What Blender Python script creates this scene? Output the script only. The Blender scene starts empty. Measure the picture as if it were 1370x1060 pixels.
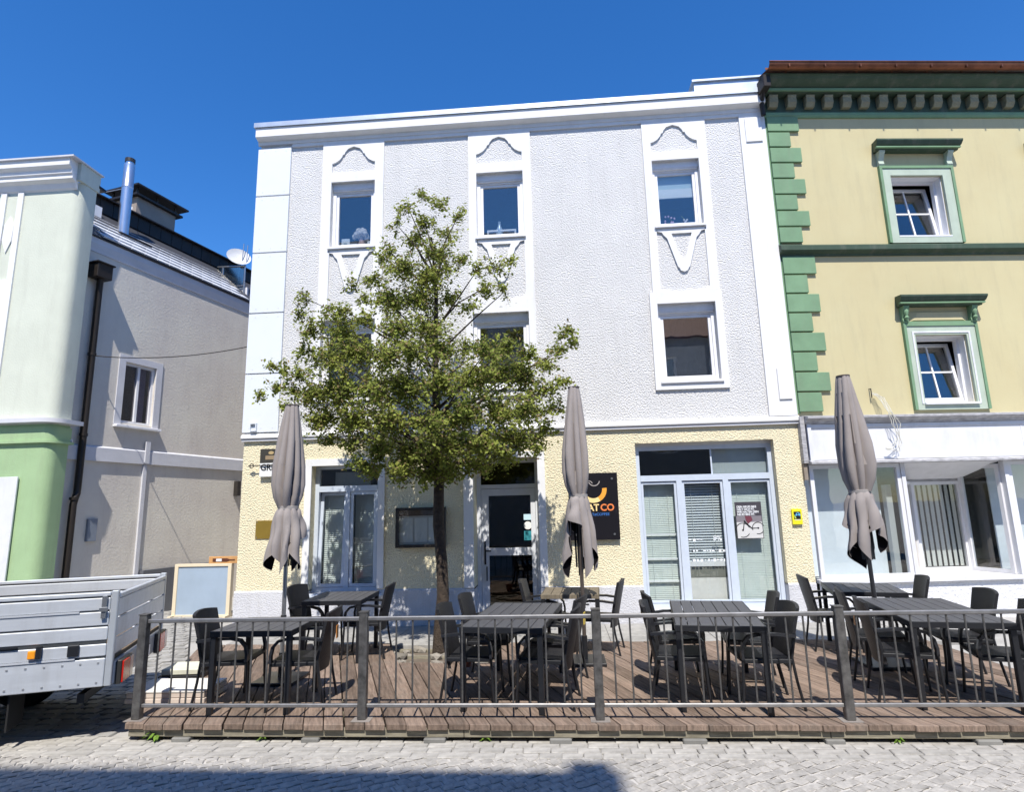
import bpy, bmesh, math, random
from mathutils import Vector, Matrix, Quaternion
R = math.radians
random.seed(11)
S = bpy.context.scene
COL = S.collection

# ---------------------------------------------------------------- camera
cam_d = bpy.data.cameras.new("camera"); cam = bpy.data.objects.new("camera", cam_d); COL.objects.link(cam)
cam_d.sensor_width = 36.0; cam_d.lens = 36.0 * 800.74 / 1370.0; cam_d.clip_start = 0.05; cam_d.clip_end = 2000
pitch, roll, yaw = 0.18452, -0.02421, 0.0717257
cp, sp, cr, sr = math.cos(pitch), math.sin(pitch), math.cos(roll), math.sin(roll)
Z = Matrix.Rotation(yaw, 3, 'Z')
fw = Z @ Vector((0, cp, sp)); u0 = Vector((0, -sp, cp)); x0 = Vector((1, 0, 0))
rt = Z @ (x0 * cr + u0 * sr); up = Z @ (u0 * cr - x0 * sr)
M4 = Matrix((rt, up, -fw)).transposed().to_4x4(); M4.translation = (0, 0, 2.02)
cam.matrix_world = M4
S.camera = cam

# ---------------------------------------------------------------- sky, sun, exposure
SUN_EL, SUN_AZ = 57.0, 4.5            # sun stands behind the photographer, a touch to the right
w = bpy.data.worlds.new("World"); S.world = w; w.use_nodes = True
nt = w.node_tree; bg = nt.nodes["Background"]
sky = nt.nodes.new("ShaderNodeTexSky"); sky.sky_type = 'NISHITA'; sky.sun_disc = False
sky.sun_elevation = R(SUN_EL); sky.sun_rotation = R(180 - SUN_AZ)
sky.altitude = 400; sky.air_density = 1.0; sky.dust_density = 0.25; sky.ozone_density = 6.0
hsn = nt.nodes.new("ShaderNodeHueSaturation"); hsn.inputs["Saturation"].default_value = 1.25; hsn.inputs["Hue"].default_value = 0.506
nt.links.new(sky.outputs[0], hsn.inputs["Color"]); nt.links.new(hsn.outputs[0], bg.inputs[0]); bg.inputs[1].default_value = 0.148
sd = bpy.data.lights.new("sun", 'SUN'); sd.energy = 4.6; sd.angle = R(0.53); sd.color = (1.0, 0.955, 0.88)
sun = bpy.data.objects.new("sun", sd); COL.objects.link(sun)
sv = Vector((math.sin(R(SUN_AZ)) * math.cos(R(SUN_EL)), -math.cos(R(SUN_AZ)) * math.cos(R(SUN_EL)), math.sin(R(SUN_EL))))
sun.rotation_euler = (-sv).to_track_quat('-Z', 'Y').to_euler()
sun.location = sv * 40
S.view_settings.view_transform = 'Standard'; S.view_settings.look = 'None'
S.view_settings.exposure = 0.54; S.view_settings.gamma = 1.0
S.view_settings.use_curve_mapping = False

# ---------------------------------------------------------------- materials
MATS = {}
def mat(name, col, rough=0.7, var=0.12, vscale=3.0, bump=0.0, bscale=60.0, bdist=0.004, metal=0.0, col2=None, detail=6,
        island=0.0, trans=0.0, spec=0.4, streak=None, bumptype='noise', grime=0.0):
    if name in MATS: return MATS[name]
    m = bpy.data.materials.new(name); m.use_nodes = True; n = m.node_tree.nodes; l = m.node_tree.links
    b = n["Principled BSDF"]; b.inputs["Roughness"].default_value = rough; b.inputs["Metallic"].default_value = metal
    b.inputs["Specular IOR Level"].default_value = spec
    tc = n.new("ShaderNodeTexCoord"); mp = n.new("ShaderNodeMapping"); l.new(tc.outputs["Object"], mp.inputs[0])
    if streak: mp.inputs["Scale"].default_value = streak
    nz = n.new("ShaderNodeTexNoise"); nz.inputs["Scale"].default_value = vscale; nz.inputs["Detail"].default_value = detail
    nz.inputs["Roughness"].default_value = 0.62
    l.new(mp.outputs[0], nz.inputs["Vector"])
    mx = n.new("ShaderNodeMix"); mx.data_type = 'RGBA'
    c2 = col2 if col2 else tuple(c * (1 - 2 * var) for c in col)
    rp = n.new("ShaderNodeMapRange"); rp.inputs[1].default_value = 0.32; rp.inputs[2].default_value = 0.68
    l.new(nz.outputs["Fac"], rp.inputs[0]); l.new(rp.outputs[0], mx.inputs[0])
    mx.inputs[6].default_value = (*col, 1); mx.inputs[7].default_value = (*c2, 1)
    out = mx.outputs[2]
    if island > 0:
        gi = n.new("ShaderNodeNewGeometry"); oi = n.new("ShaderNodeObjectInfo")
        ad = n.new("ShaderNodeMath"); ad.operation = 'ADD'; l.new(gi.outputs["Random Per Island"], ad.inputs[0]); l.new(oi.outputs["Random"], ad.inputs[1])
        fr = n.new("ShaderNodeMath"); fr.operation = 'FRACT'; l.new(ad.outputs[0], fr.inputs[0])
        mr = n.new("ShaderNodeMapRange"); mr.inputs[3].default_value = 1 - island; mr.inputs[4].default_value = 1 + island
        l.new(fr.outputs[0], mr.inputs[0])
        hs = n.new("ShaderNodeHueSaturation"); l.new(mr.outputs[0], hs.inputs["Value"]); l.new(out, hs.inputs["Color"]); out = hs.outputs[0]
    if grime > 0:      # rain streaks and blotchy dirt
        m2 = n.new("ShaderNodeMapping"); l.new(tc.outputs["Object"], m2.inputs[0]); m2.inputs["Scale"].default_value = (3.2, 3.2, 0.45)
        g1 = n.new("ShaderNodeTexNoise"); g1.inputs["Scale"].default_value = 1.6; g1.inputs["Detail"].default_value = 8; g1.inputs["Roughness"].default_value = 0.7; l.new(m2.outputs[0], g1.inputs["Vector"])
        g2 = n.new("ShaderNodeMapRange"); g2.inputs[1].default_value = 0.50; g2.inputs[2].default_value = 0.78; g2.inputs[4].default_value = grime; l.new(g1.outputs["Fac"], g2.inputs[0])
        g3 = n.new("ShaderNodeMix"); g3.data_type = 'RGBA'; l.new(g2.outputs[0], g3.inputs[0]); l.new(out, g3.inputs[6]); g3.inputs[7].default_value = (0.22, 0.20, 0.17, 1); out = g3.outputs[2]
    l.new(out, b.inputs["Base Color"])
    if bump > 0:
        if bumptype == 'voronoi':
            bz = n.new("ShaderNodeTexVoronoi"); bz.feature = 'SMOOTH_F1'; bz.inputs["Scale"].default_value = bscale; ho = bz.outputs["Distance"]
            bz.inputs["Randomness"].default_value = 1.0
        else:
            bz = n.new("ShaderNodeTexNoise"); bz.inputs["Scale"].default_value = bscale; bz.inputs["Detail"].default_value = 5; ho = bz.outputs["Fac"]
        l.new(mp.outputs[0], bz.inputs["Vector"])
        bp = n.new("ShaderNodeBump"); bp.inputs["Strength"].default_value = bump; bp.inputs["Distance"].default_value = bdist
        l.new(ho, bp.inputs["Height"]); l.new(bp.outputs[0], b.inputs["Normal"])
    if trans > 0:
        tr = n.new("ShaderNodeBsdfTranslucent"); l.new(out, tr.inputs[0]); ms = n.new("ShaderNodeMixShader"); ms.inputs[0].default_value = trans
        l.new(b.outputs[0], ms.inputs[1]); l.new(tr.outputs[0], ms.inputs[2]); l.new(ms.outputs[0], n["Material Output"].inputs[0])
    MATS[name] = m; return m

def glass(name, refl=0.14, tint=(0.9, 0.93, 0.95), rough=0.0):
    if name in MATS: return MATS[name]
    m = bpy.data.materials.new(name); m.use_nodes = True; n = m.node_tree.nodes; l = m.node_tree.links
    n.remove(n["Principled BSDF"])
    t = n.new("ShaderNodeBsdfTransparent"); t.inputs[0].default_value = (*tint, 1)
    g = n.new("ShaderNodeBsdfGlossy"); g.inputs["Roughness"].default_value = rough; g.inputs[0].default_value = (1.0, 0.94, 0.86, 1)
    f = n.new("ShaderNodeLayerWeight"); f.inputs[0].default_value = 0.5      # Schlick curve, the same on both faces of the pane
    pw = n.new("ShaderNodeMath"); pw.operation = 'POWER'; pw.inputs[1].default_value = 5.0; l.new(f.outputs["Facing"], pw.inputs[0])
    a = n.new("ShaderNodeMath"); a.operation = 'MULTIPLY_ADD'; a.inputs[1].default_value = 0.9; a.inputs[2].default_value = refl + 0.04; a.use_clamp = True; l.new(pw.outputs[0], a.inputs[0])
    nz = n.new("ShaderNodeTexNoise"); nz.inputs["Scale"].default_value = 2.2; tc = n.new("ShaderNodeTexCoord"); l.new(tc.outputs["Object"], nz.inputs[0])
    bp = n.new("ShaderNodeBump"); bp.inputs["Strength"].default_value = 0.05; bp.inputs["Distance"].default_value = 0.02; l.new(nz.outputs[0], bp.inputs["Height"]); l.new(bp.outputs[0], g.inputs["Normal"])
    ms = n.new("ShaderNodeMixShader"); l.new(a.outputs[0], ms.inputs[0]); l.new(t.outputs[0], ms.inputs[1]); l.new(g.outputs[0], ms.inputs[2])
    l.new(ms.outputs[0], n["Material Output"].inputs[0]); MATS[name] = m; return m

def plain(name, col, rough=0.6, metal=0.0, spec=0.4): return mat(name, col, rough, var=0.04, vscale=8, metal=metal, spec=spec)

GL = glass("window_glass", 0.10, (0.85, 0.88, 0.9)); GLS = glass("shop_glass", 0.02, (0.93, 0.95, 0.95)); GLD = glass("door_glass", 0.02, (0.6, 0.63, 0.64))
STUC = mat("white_roughcast", (0.725, 0.715, 0.70), 0.9, var=0.04, vscale=1.3, grime=0.13, bump=1.0, bscale=40, bdist=0.036, spec=0.1)
SMOOTH = mat("white_smooth_render", (0.77, 0.765, 0.76), 0.75, grime=0.13, var=0.04, vscale=2.5, bump=0.15, bscale=50, spec=0.2)
CLAD = mat("white_cladding", (0.70, 0.73, 0.77), 0.55, var=0.02, vscale=1.5, spec=0.3)
YEL = mat("cream_roughcast", (0.83, 0.745, 0.52), 0.9, var=0.05, grime=0.12, vscale=1.6, bump=1.0, bscale=38, bdist=0.034, spec=0.1)
PLIN = mat("plinth_render", (0.60, 0.60, 0.62), 0.9, grime=0.3, var=0.08, vscale=2.0, bump=0.8, bscale=40, bdist=0.02, spec=0.1, col2=(0.52, 0.52, 0.55))
PVC = plain("white_pvc", (0.80, 0.80, 0.82), 0.35)
ALU = plain("pale_blue_frame", (0.55, 0.61, 0.70), 0.4)
ZINC = mat("zinc_sheet", (0.55, 0.60, 0.66), 0.4, var=0.1, vscale=4, metal=0.6)
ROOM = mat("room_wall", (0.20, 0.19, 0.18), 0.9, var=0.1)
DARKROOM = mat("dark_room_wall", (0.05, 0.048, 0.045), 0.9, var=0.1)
BLIND = plain("blind_slat", (0.70, 0.74, 0.72), 0.5)
BLACKP = plain("black_paint", (0.012, 0.012, 0.014), 0.45)
WICK = mat("black_wicker", (0.018, 0.018, 0.021), 0.5, var=0.2, vscale=90, bump=0.8, bscale=160, bdist=0.003, bumptype='voronoi', spec=0.5)
LEGM = plain("black_steel", (0.014, 0.015, 0.018), 0.4, spec=0.5)
SLAT = mat("grey_table_slat", (0.085, 0.085, 0.09), 0.55, var=0.12, vscale=6, streak=(12, 1, 1), spec=0.45)
SLATB = mat("weathered_table_slat", (0.20, 0.165, 0.115), 0.7, var=0.2, vscale=7, streak=(10, 1, 1))
DECK = mat("deck_plank", (0.255, 0.187, 0.145), 0.82, grime=0.4, var=0.28, vscale=5, streak=(9, 0.8, 3), bump=0.4, bscale=24, bdist=0.006, island=0.26, spec=0.2)
BEAM = mat("weathered_beam", (0.30, 0.27, 0.20), 0.85, var=0.25, vscale=6, streak=(1, 4, 6), bump=0.3, bscale=40)
GALV = mat("galvanised_steel", (0.19, 0.182, 0.172), 0.42, var=0.3, vscale=14, metal=0.55, bump=0.1, bscale=60)
FAB = mat("taupe_canvas", (0.325, 0.29, 0.275), 0.9, var=0.06, vscale=4, bump=0.15, bscale=220, bdist=0.002, trans=0.06, spec=0.1)
SHADE_IN = mat("inner_shade_black", (0.012, 0.011, 0.014), 0.9, var=0.1, spec=0.1)  # shade inside the closed cloth, put into the colour
ALUPOLE = plain("parasol_pole_steel", (0.42, 0.43, 0.44), 0.3, metal=0.8)
GRN_W = mat("ochre_yellow_render", (0.56, 0.50, 0.30), 0.85, grime=0.2, var=0.05, vscale=0.9, bump=0.25, bscale=24, spec=0.1, col2=(0.525, 0.455, 0.268))
GRN = mat("sage_green_paint", (0.20, 0.33, 0.195), 0.75, grime=0.28, var=0.10, vscale=2.5, bump=0.25, bscale=22, spec=0.2)
GRND = mat("deep_green_paint", (0.055, 0.09, 0.06), 0.65, grime=0.4, var=0.12, vscale=4, spec=0.3)
GRNL = mat("pale_green_paint", (0.46, 0.53, 0.43), 0.65, grime=0.2, var=0.06, vscale=4, spec=0.25)
COPP = mat("copper_gutter", (0.22, 0.085, 0.045), 0.45, var=0.25, vscale=5, metal=0.7)
SHOPW = mat("worn_white_paint", (0.72, 0.72, 0.74), 0.6, grime=0.2, var=0.05, vscale=3, bump=0.1, bscale=30)
SHOPG = mat("dirty_white_trim", (0.50, 0.49, 0.50), 0.7, var=0.25, vscale=9, streak=(1, 1, 3))
PALE = mat("mint_render", (0.62, 0.645, 0.545), 0.88, grime=0.18, var=0.05, vscale=1.5, bump=0.5, bscale=38, bdist=0.008, spec=0.1)
MINT = mat("fresh_green_render", (0.36, 0.50, 0.28), 0.88, grime=0.24, var=0.06, vscale=1.5, bump=0.5, bscale=38, bdist=0.008, spec=0.1)
GREYW = mat("grey_scraped_render", (0.70, 0.665, 0.585), 0.92, grime=0.2, var=0.08, vscale=0.8, bump=0.4, bscale=22, bdist=0.012, spec=0.05, col2=(0.60, 0.55, 0.50))
LGREY = mat("light_grey_trim", (0.62, 0.62, 0.65), 0.8, var=0.06, vscale=3)
BROWNM = plain("dark_brown_metal", (0.03, 0.024, 0.02), 0.45, metal=0.3)
SHING = mat("silver_shingle", (0.60, 0.62, 0.66), 0.6, var=0.12, vscale=6, island=0.08)
BARK = mat("tree_bark", (0.075, 0.055, 0.04), 0.9, var=0.3, vscale=14, bump=0.8, bscale=40, bdist=0.02)
LEAF = mat("tree_leaf", (0.32, 0.35, 0.072), 0.6, var=0.2, vscale=1.6, island=0.42, trans=0.46, spec=0.2, col2=(0.20, 0.245, 0.050))
LEAFR = mat("reddish_leaf", (0.26, 0.20, 0.09), 0.6, var=0.2, vscale=3, island=0.35, trans=0.25, spec=0.15)
GROUND = mat("street_paving", (0.40, 0.385, 0.36), 0.9, var=0.12, vscale=5, bump=0.3, bscale=40)
MORT = mat("sett_mortar", (0.50, 0.475, 0.44), 0.95, var=0.12, vscale=12, bump=0.3, bscale=90)
COB = mat("granite_sett", (0.40, 0.378, 0.345), 0.88, grime=0.3, var=0.14, vscale=25, bump=0.4, bscale=90, bdist=0.004, island=0.12, spec=0.2)
SLAB = mat("grey_paving_slab", (0.36, 0.35, 0.33), 0.88, var=0.16, vscale=6, bump=0.3, bscale=60, island=0.07, spec=0.15)
STONE = mat("rubble_stone", (0.26, 0.235, 0.20), 0.9, var=0.2, vscale=9, island=0.25, bump=0.4, bscale=30)
CONC = mat("pale_concrete", (0.74, 0.72, 0.68), 0.85, var=0.06, vscale=9)
ALUT = mat("aluminium_side_board", (0.62, 0.65, 0.69), 0.42, grime=0.25, var=0.07, vscale=3, metal=0.35, streak=(0.6, 4, 4))
RUB = plain("black_rubber", (0.012, 0.012, 0.012), 0.8)

# ---------------------------------------------------------------- builders
class MB:
    def __init__(s): s.bm = bmesh.new()
    def box(s, xa, xb, ya, yb, za, zb, M=None):
        vs = [s.bm.verts.new((x, y, z)) for x in (xa, xb) for y in (ya, yb) for z in (za, zb)]
        for f in ((0,1,3,2),(4,6,7,5),(0,4,5,1),(2,3,7,6),(0,2,6,4),(1,5,7,3)): s.bm.faces.new([vs[i] for i in f])
        if M is not None:
            for v in vs: v.co = M @ v.co
        return s
    def quad(s, *p): s.bm.faces.new([s.bm.verts.new(q) for q in p]); return s
    def prism(s, poly, ya, yb, axis='y'):
        """poly in (x,z) extruded along y (axis y), in (x,y) along z (axis z), in (y,z) along x (axis x)"""
        def P(a, b, t): return (a, t, b) if axis == 'y' else ((a, b, t) if axis == 'z' else (t, a, b))
        A = [s.bm.verts.new(P(a, b, ya)) for a, b in poly]; B = [s.bm.verts.new(P(a, b, yb)) for a, b in poly]
        s.bm.faces.new(A); s.bm.faces.new(B[::-1]); k = len(poly)
        for i in range(k): s.bm.faces.new((A[i], B[i], B[(i+1) % k], A[(i+1) % k]))
        return s
    def tube(s, pts, rad, n=8, cap=True):
        pts = [Vector(p) for p in pts]; rads = rad if isinstance(rad, (list, tuple)) else [rad] * len(pts); rings = []
        ref = None
        for i, p in enumerate(pts):
            d = (pts[min(i+1, len(pts)-1)] - pts[max(i-1, 0)]).normalized()
            if ref is None: ref = d.orthogonal().normalized()
            a = (ref - d * ref.dot(d))
            a = a.normalized() if a.length > 1e-5 else d.orthogonal().normalized()
            ref = a; b = d.cross(a)
            rings.append([s.bm.verts.new(p + (a * math.cos(t) + b * math.sin(t)) * rads[i]) for t in [2*math.pi*k/n + math.pi/n for k in range(n)]])
        for i in range(len(rings)-1):
            for k in range(n): s.bm.faces.new((rings[i][k], rings[i][(k+1) % n], rings[i+1][(k+1) % n], rings[i+1][k]))
        if cap: s.bm.faces.new(rings[0][::-1]); s.bm.faces.new(rings[-1])
        return s
    def lathe(s, prof, n=20, c=(0, 0)):
        rings = [[s.bm.verts.new((c[0] + r*math.cos(2*math.pi*k/n), c[1] + r*math.sin(2*math.pi*k/n), z)) for k in range(n)] for r, z in prof]
        for i in range(len(rings)-1):
            for k in range(n): s.bm.faces.new((rings[i][k], rings[i][(k+1) % n], rings[i+1][(k+1) % n], rings[i+1][k]))
        s.bm.faces.new(rings[0][::-1]); s.bm.faces.new(rings[-1]); return s
    def sheet(s, xa, xb, za, zb, y, ops=()):
        """vertical wall face at y with rectangular openings (x0,x1,z0,z1,depth) and their reveals"""
        xs = sorted({xa, xb, *[v for o in ops for v in o[:2] if xa < v < xb]}); zs = sorted({za, zb, *[v for o in ops for v in o[2:4] if za < v < zb]})
        for i in range(len(xs)-1):
            for k in range(len(zs)-1):
                mx, mz = (xs[i]+xs[i+1])/2, (zs[k]+zs[k+1])/2
                if any(o[0] < mx < o[1] and o[2] < mz < o[3] for o in ops): continue
                s.quad((xs[i], y, zs[k]), (xs[i+1], y, zs[k]), (xs[i+1], y, zs[k+1]), (xs[i], y, zs[k+1]))
        for a, b, c, d, dep in ops:
            c0, d0 = max(c, za), min(d, zb); a0, b0 = max(a, xa), min(b, xb)
            if c0 >= d0: continue
            s.quad((a, y, c0), (a, y, d0), (a, y+dep, d0), (a, y+dep, c0)); s.quad((b, y, c0), (b, y+dep, c0), (b, y+dep, d0), (b, y, d0))
            if d <= zb: s.quad((a0, y, d), (b0, y, d), (b0, y+dep, d), (a0, y+dep, d))
            if c >= za: s.quad((a0, y, c), (a0, y+dep, c), (b0, y+dep, c), (b0, y, c))
        return s
    def bevel(s, off=0.004, seg=1):
        bmesh.ops.bevel(s.bm, geom=s.bm.edges[:], offset=off, segments=seg, affect='EDGES', clamp_overlap=True); return s
    def build(s, name, m, parent=None, smooth=False, loc=None, rot=None, keepn=False):
        if not keepn: bmesh.ops.recalc_face_normals(s.bm, faces=s.bm.faces)
        me = bpy.data.meshes.new(name); s.bm.to_mesh(me); s.bm.free()
        for mm in (m if isinstance(m, (list, tuple)) else [m]): me.materials.append(mm)
        if smooth:
            for p in me.polygons: p.use_smooth = True
            try: me.set_sharp_from_angle(angle=R(40))
            except Exception: pass
        return link(name, me, parent, loc, rot)

def link(name, me, parent=None, loc=None, rot=None):
    o = bpy.data.objects.new(name, me); COL.objects.link(o); o.parent = parent
    if loc: o.location = loc
    if rot: o.rotation_euler = rot
    return o
def tag(o, label, cat, group=None):
    o["label"] = label; o["category"] = cat
    if group: o["group"] = group
    return o
def thing(name, label, cat, loc=(0, 0, 0), rz=0.0, group=None):
    o = bpy.data.objects.new(name, None); COL.objects.link(o); o.location = loc; o.rotation_euler = (0, 0, rz); o.empty_display_size = 0.2
    return tag(o, label, cat, group)
def dup(o, parent=None):
    c = o.copy(); COL.objects.link(c); c.parent = parent
    for ch in o.children: dup(ch, c)
    return c
def B(name, m, parent, *boxes, bev=0.0, smooth=False, loc=None, rot=None):
    mb = MB()
    for b in boxes: mb.box(*b)
    if bev: mb.bevel(bev)
    return mb.build(name, m, parent, smooth, loc, rot)
def text_mesh(name, txt, size, m, parent, loc, rot=(math.pi/2, 0, 0), ext=0.002, align='LEFT', xs=1.0, bold=0.0):
    cu = bpy.data.curves.new(name, 'FONT'); cu.body = txt; cu.size = size; cu.extrude = ext; cu.align_x = align; cu.offset = bold
    cu.resolution_u = 3
    t = bpy.data.objects.new(name + "_tmp", cu); COL.objects.link(t)
    dg = bpy.context.evaluated_depsgraph_get(); me = bpy.data.meshes.new_from_object(t.evaluated_get(dg))
    bpy.data.objects.remove(t); bpy.data.curves.remove(cu)
    me.name = name; me.materials.clear(); me.materials.append(m)
    for v in me.vertices: v.co.x *= xs
    return link(name, me, parent, loc, rot)

# ================================================================ SETTING
def struct(o): o["kind"] = "structure"; return o
YF = 10.3
def gz(y): return 0.0 if y < 8.2 else (0.12 if y > 9.2 else 0.12 * (y - 8.2))
mb = MB()
ys = [-400, -30, -10, 0, 5, 8.2, 8.7, 9.2, 14, 40, 900]
for a, b in zip(ys[:-1], ys[1:]):
    mb.quad((-600, a, gz(a)), (600, a, gz(a)), (600, b, gz(b)), (-600, b, gz(b)))
ground = struct(mb.build("ground", GROUND))

# granite setts in the roadway: diagonal rows of small split stones, mortar bed below them
bed = struct(B("mortar_bed", MORT, None, (-14, 9, -3.0, 5.36, 0.0, 0.006)))
def sett_mesh(name, w_, d_, h_, seed):
    rr = random.Random(seed); m_ = MB(); v = []
    base = [(-w_/2, -d_/2), (w_/2, -d_/2), (w_/2, d_/2), (-w_/2, d_/2)]
    lv = []
    for z, k in ((-0.01, 1.0), (h_ - 0.006, 0.97), (h_, 0.80)):
        lv.append([m_.bm.verts.new((x*k + rr.uniform(-.010, .010), y*k + rr.uniform(-.010, .010), z + rr.uniform(-.0015, .0015))) for x, y in base])
    for a, b in zip(lv[:-1], lv[1:]):
        for k in range(4): m_.bm.faces.new((a[k], a[(k+1) % 4], b[(k+1) % 4], b[k]))
    m_.bm.faces.new(lv[-1])
    bmesh.ops.recalc_face_normals(m_.bm, faces=m_.bm.faces)
    me = bpy.data.meshes.new(name); m_.bm.to_mesh(me); m_.bm.free(); me.materials.append(COB); return me
SETT = [sett_mesh("sett", 0.094 * k, 0.082 * q, 0.011, i) for i, (k, q) in enumerate(((1, 1), (.93, 1.02), (1.04, .95), (.98, 1.05), (.88, .97), (1.02, .9)))]
cells = []
ang = R(33); ca, sa = math.cos(ang), math.sin(ang)
for i in range(-130, 130):
    for j in range(-130, 130):
        u = i * 0.102 + (0.051 if j % 2 else 0) + random.uniform(-.009, .009); v = j * 0.089 + random.uniform(-.007, .007)
        x, y = u*ca - v*sa, u*sa + v*ca
        y += 0.05 * math.sin(x * 1.7)
        if -9 < x < 8 and 0.5 < y < 5.36: cells.append((x, y, ang + random.uniform(-.16, .16), random.randrange(6)))
def inview(x, y): return y > 4.42 and -0.98 * y < x < 0.80 * y
vis = sorted([c for c in cells if inview(c[0], c[1])], key=lambda c: c[0]**2 + c[1]**2)
own = set(map(id, vis[:300]))
for c in vis[:300]:
    o = link("sett", SETT[c[3]], ground, (c[0], c[1], 0.006 + random.uniform(-.003, .003)), (random.uniform(-.03, .03), random.uniform(-.03, .03), c[2]))
def joined(name, insts, m, parent):
    vs, fs = [], []
    for me, M in insts:
        k = len(vs); vs += [tuple(M @ v.co) for v in me.vertices]; fs += [tuple(i + k for i in p.vertices) for p in me.polygons]
    me2 = bpy.data.meshes.new(name); me2.from_pydata(vs, [], fs); me2.materials.append(m); return link(name, me2, parent)
ins = [(SETT[c[3]], Matrix.Translation((c[0], c[1], 0.006 + random.uniform(-.003, .003))) @ Matrix.Rotation(c[2], 4, 'Z')) for c in cells if id(c) not in own]
# the pavement left of the terrace is set with larger stones
PAVE = [sett_mesh("pavement_sett", 0.20 * k, 0.145 * q, 0.018, 40 + i) for i, (k, q) in enumerate(((1, 1), (.9, 1), (1.05, .95), (.8, .98)))]
for me in PAVE: me.materials[0] = SLAB
pv = []
for i in range(-10, 50):
    for j in range(0, 40):
        x = -3.9 - i * 0.215 + (0.1 if j % 2 else 0) + random.uniform(-.01, .01); y = 5.8 + j * 0.158 + random.uniform(-.008, .008)
        xe = -4.06 - (y - 5.6) * math.tan(R(21))
        if x < xe - 0.14 and x > -13: pv.append((PAVE[random.randrange(4)], Matrix.Translation((x, y, gz(y) + 0.006 + random.uniform(-.003, .003))) @ Matrix.Rotation(random.uniform(-.05, .05), 4, 'Z')))
st = joined("sett_field", ins, COB, ground); st["kind"] = "stuff"
pf = joined("pavement_sett_field", pv, SLAB, ground); pf["kind"] = "stuff"
# a row of long flat gutter slabs between the setts and the terrace, and flags before the house
GUT = mat("worn_gutter_stone", (0.41, 0.39, 0.355), 0.9, grime=0.35, var=0.16, vscale=9, bump=0.4, bscale=70, bdist=0.005, island=0.10, spec=0.15)
for ri, (ya, yb) in enumerate(((5.30, 5.405), (5.411, 5.515), (5.521, 5.62), (5.626, 5.73))):
    x = -6.6 + ri * .11
    while x < 5.6:
        wd = random.uniform(0.15, 0.27)
        q = MB().box(-wd/2 + .003, wd/2 - .003, (ya-yb)/2, (yb-ya)/2, -0.02, 0.019 + random.uniform(-.003, .003))
        for v in q.bm.verts: v.co.x += random.uniform(-.007, .007); v.co.y += random.uniform(-.004, .004)
        q.bevel(0.006).build("gutter_sett", GUT, ground, False, (x + wd/2, (ya+yb)/2, 0), (0, 0, random.uniform(-.015, .015)))
        x += wd
x = -9.0
while x < 9.0:
    wd = random.uniform(0.55, 0.8)
    for ya, yb in ((8.86, 9.32), (9.33, 9.80), (9.81, 10.26)):
        if -5.4 < x and x + wd < 6: B("paving_flag", SLAB, ground, (x + 0.003, x + wd - 0.003, ya, yb, 0.02, 0.134 + random.uniform(-.003, .003)), bev=0.004)
    x += wd

# ================================================================ WHITE HOUSE
H = thing("white_house", "white three storey house with cream ground floor and closed cafe", "house", (0, YF, 0))
TOPW = [(-4.115, -3.265, 6.91, 8.25), (-1.315, -0.44, 6.95, 8.25), (1.955, 2.81, 6.97, 8.275)]
MIDW = [(-4.22, -3.21, 4.10, 5.48), (-1.41, -0.40, 4.10, 5.48), (1.873, 2.873, 4.10, 5.50)]
COLS = [(-4.30, -3.095), (-1.462, -0.282), (1.81, 2.977)]
XL, XR = -5.57, 4.06
MB().sheet(XL, XR, 3.38, 9.30, 0.0, [(*o, 0.20) for o in TOPW + MIDW]).build("upper_wall", STUC, H)
GWo = (-4.295, -3.10, 0.66, 2.82); DOo = (-1.445, -0.335, 0.12, 2.87); SHo = (1.335, 3.625, 0.32, 3.045)
MB().sheet(XL, XR, 0.72, 3.38, 0.0, [(*GWo, 0.26), (*DOo, 0.55), (*SHo, 0.18)]).build("ground_floor_wall", YEL, H)
MB().sheet(XL - .015, XR, 0.0, 0.70, -0.022, [(*GWo, 0.28), (*DOo, 0.57), (*SHo, 0.2)]).build("plinth", PLIN, H)
for pa, pb in ((XL-.015, GWo[0]), (GWo[1], DOo[0]), (DOo[1], SHo[0]), (SHo[1], XR)): MB().quad((pa, -.022, .70), (pb, -.022, .70), (pb, 0.0, .722), (pa, 0, .722)).build("plinth_weathering", PLIN, H)
mb = MB()   # side and rear walls, roof
mb.quad((XL, 0, 0), (XL, 9, 0), (XL, 9, 9.3), (XL, 0, 9.3)); mb.quad((XR, 0, 0), (XR, 0, 9.3), (XR, 9, 9.3), (XR, 9, 0)); mb.quad((XL, 9, 0), (XR, 9, 0), (XR, 9, 9.3), (XL, 9, 9.3))
mb.build("side_wall", SMOOTH, H, keepn=True)
B("roof", ZINC, H, (XL + .02, XR - .02, 0.02, 9, 9.31, 9.36))
mb = MB()
for za, zb in ((0.14, 3.3), (3.5, 5.95), (6.25, 8.9)):
    yk = 3.2
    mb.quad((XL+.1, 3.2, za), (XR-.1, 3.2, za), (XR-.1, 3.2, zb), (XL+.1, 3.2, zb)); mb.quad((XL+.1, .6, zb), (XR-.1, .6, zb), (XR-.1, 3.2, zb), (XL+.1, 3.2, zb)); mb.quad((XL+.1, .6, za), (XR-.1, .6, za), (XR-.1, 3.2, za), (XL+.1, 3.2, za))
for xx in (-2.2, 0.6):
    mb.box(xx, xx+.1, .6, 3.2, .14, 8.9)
mb.build("room_shell", [DARKROOM, ROOM], H)
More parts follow.
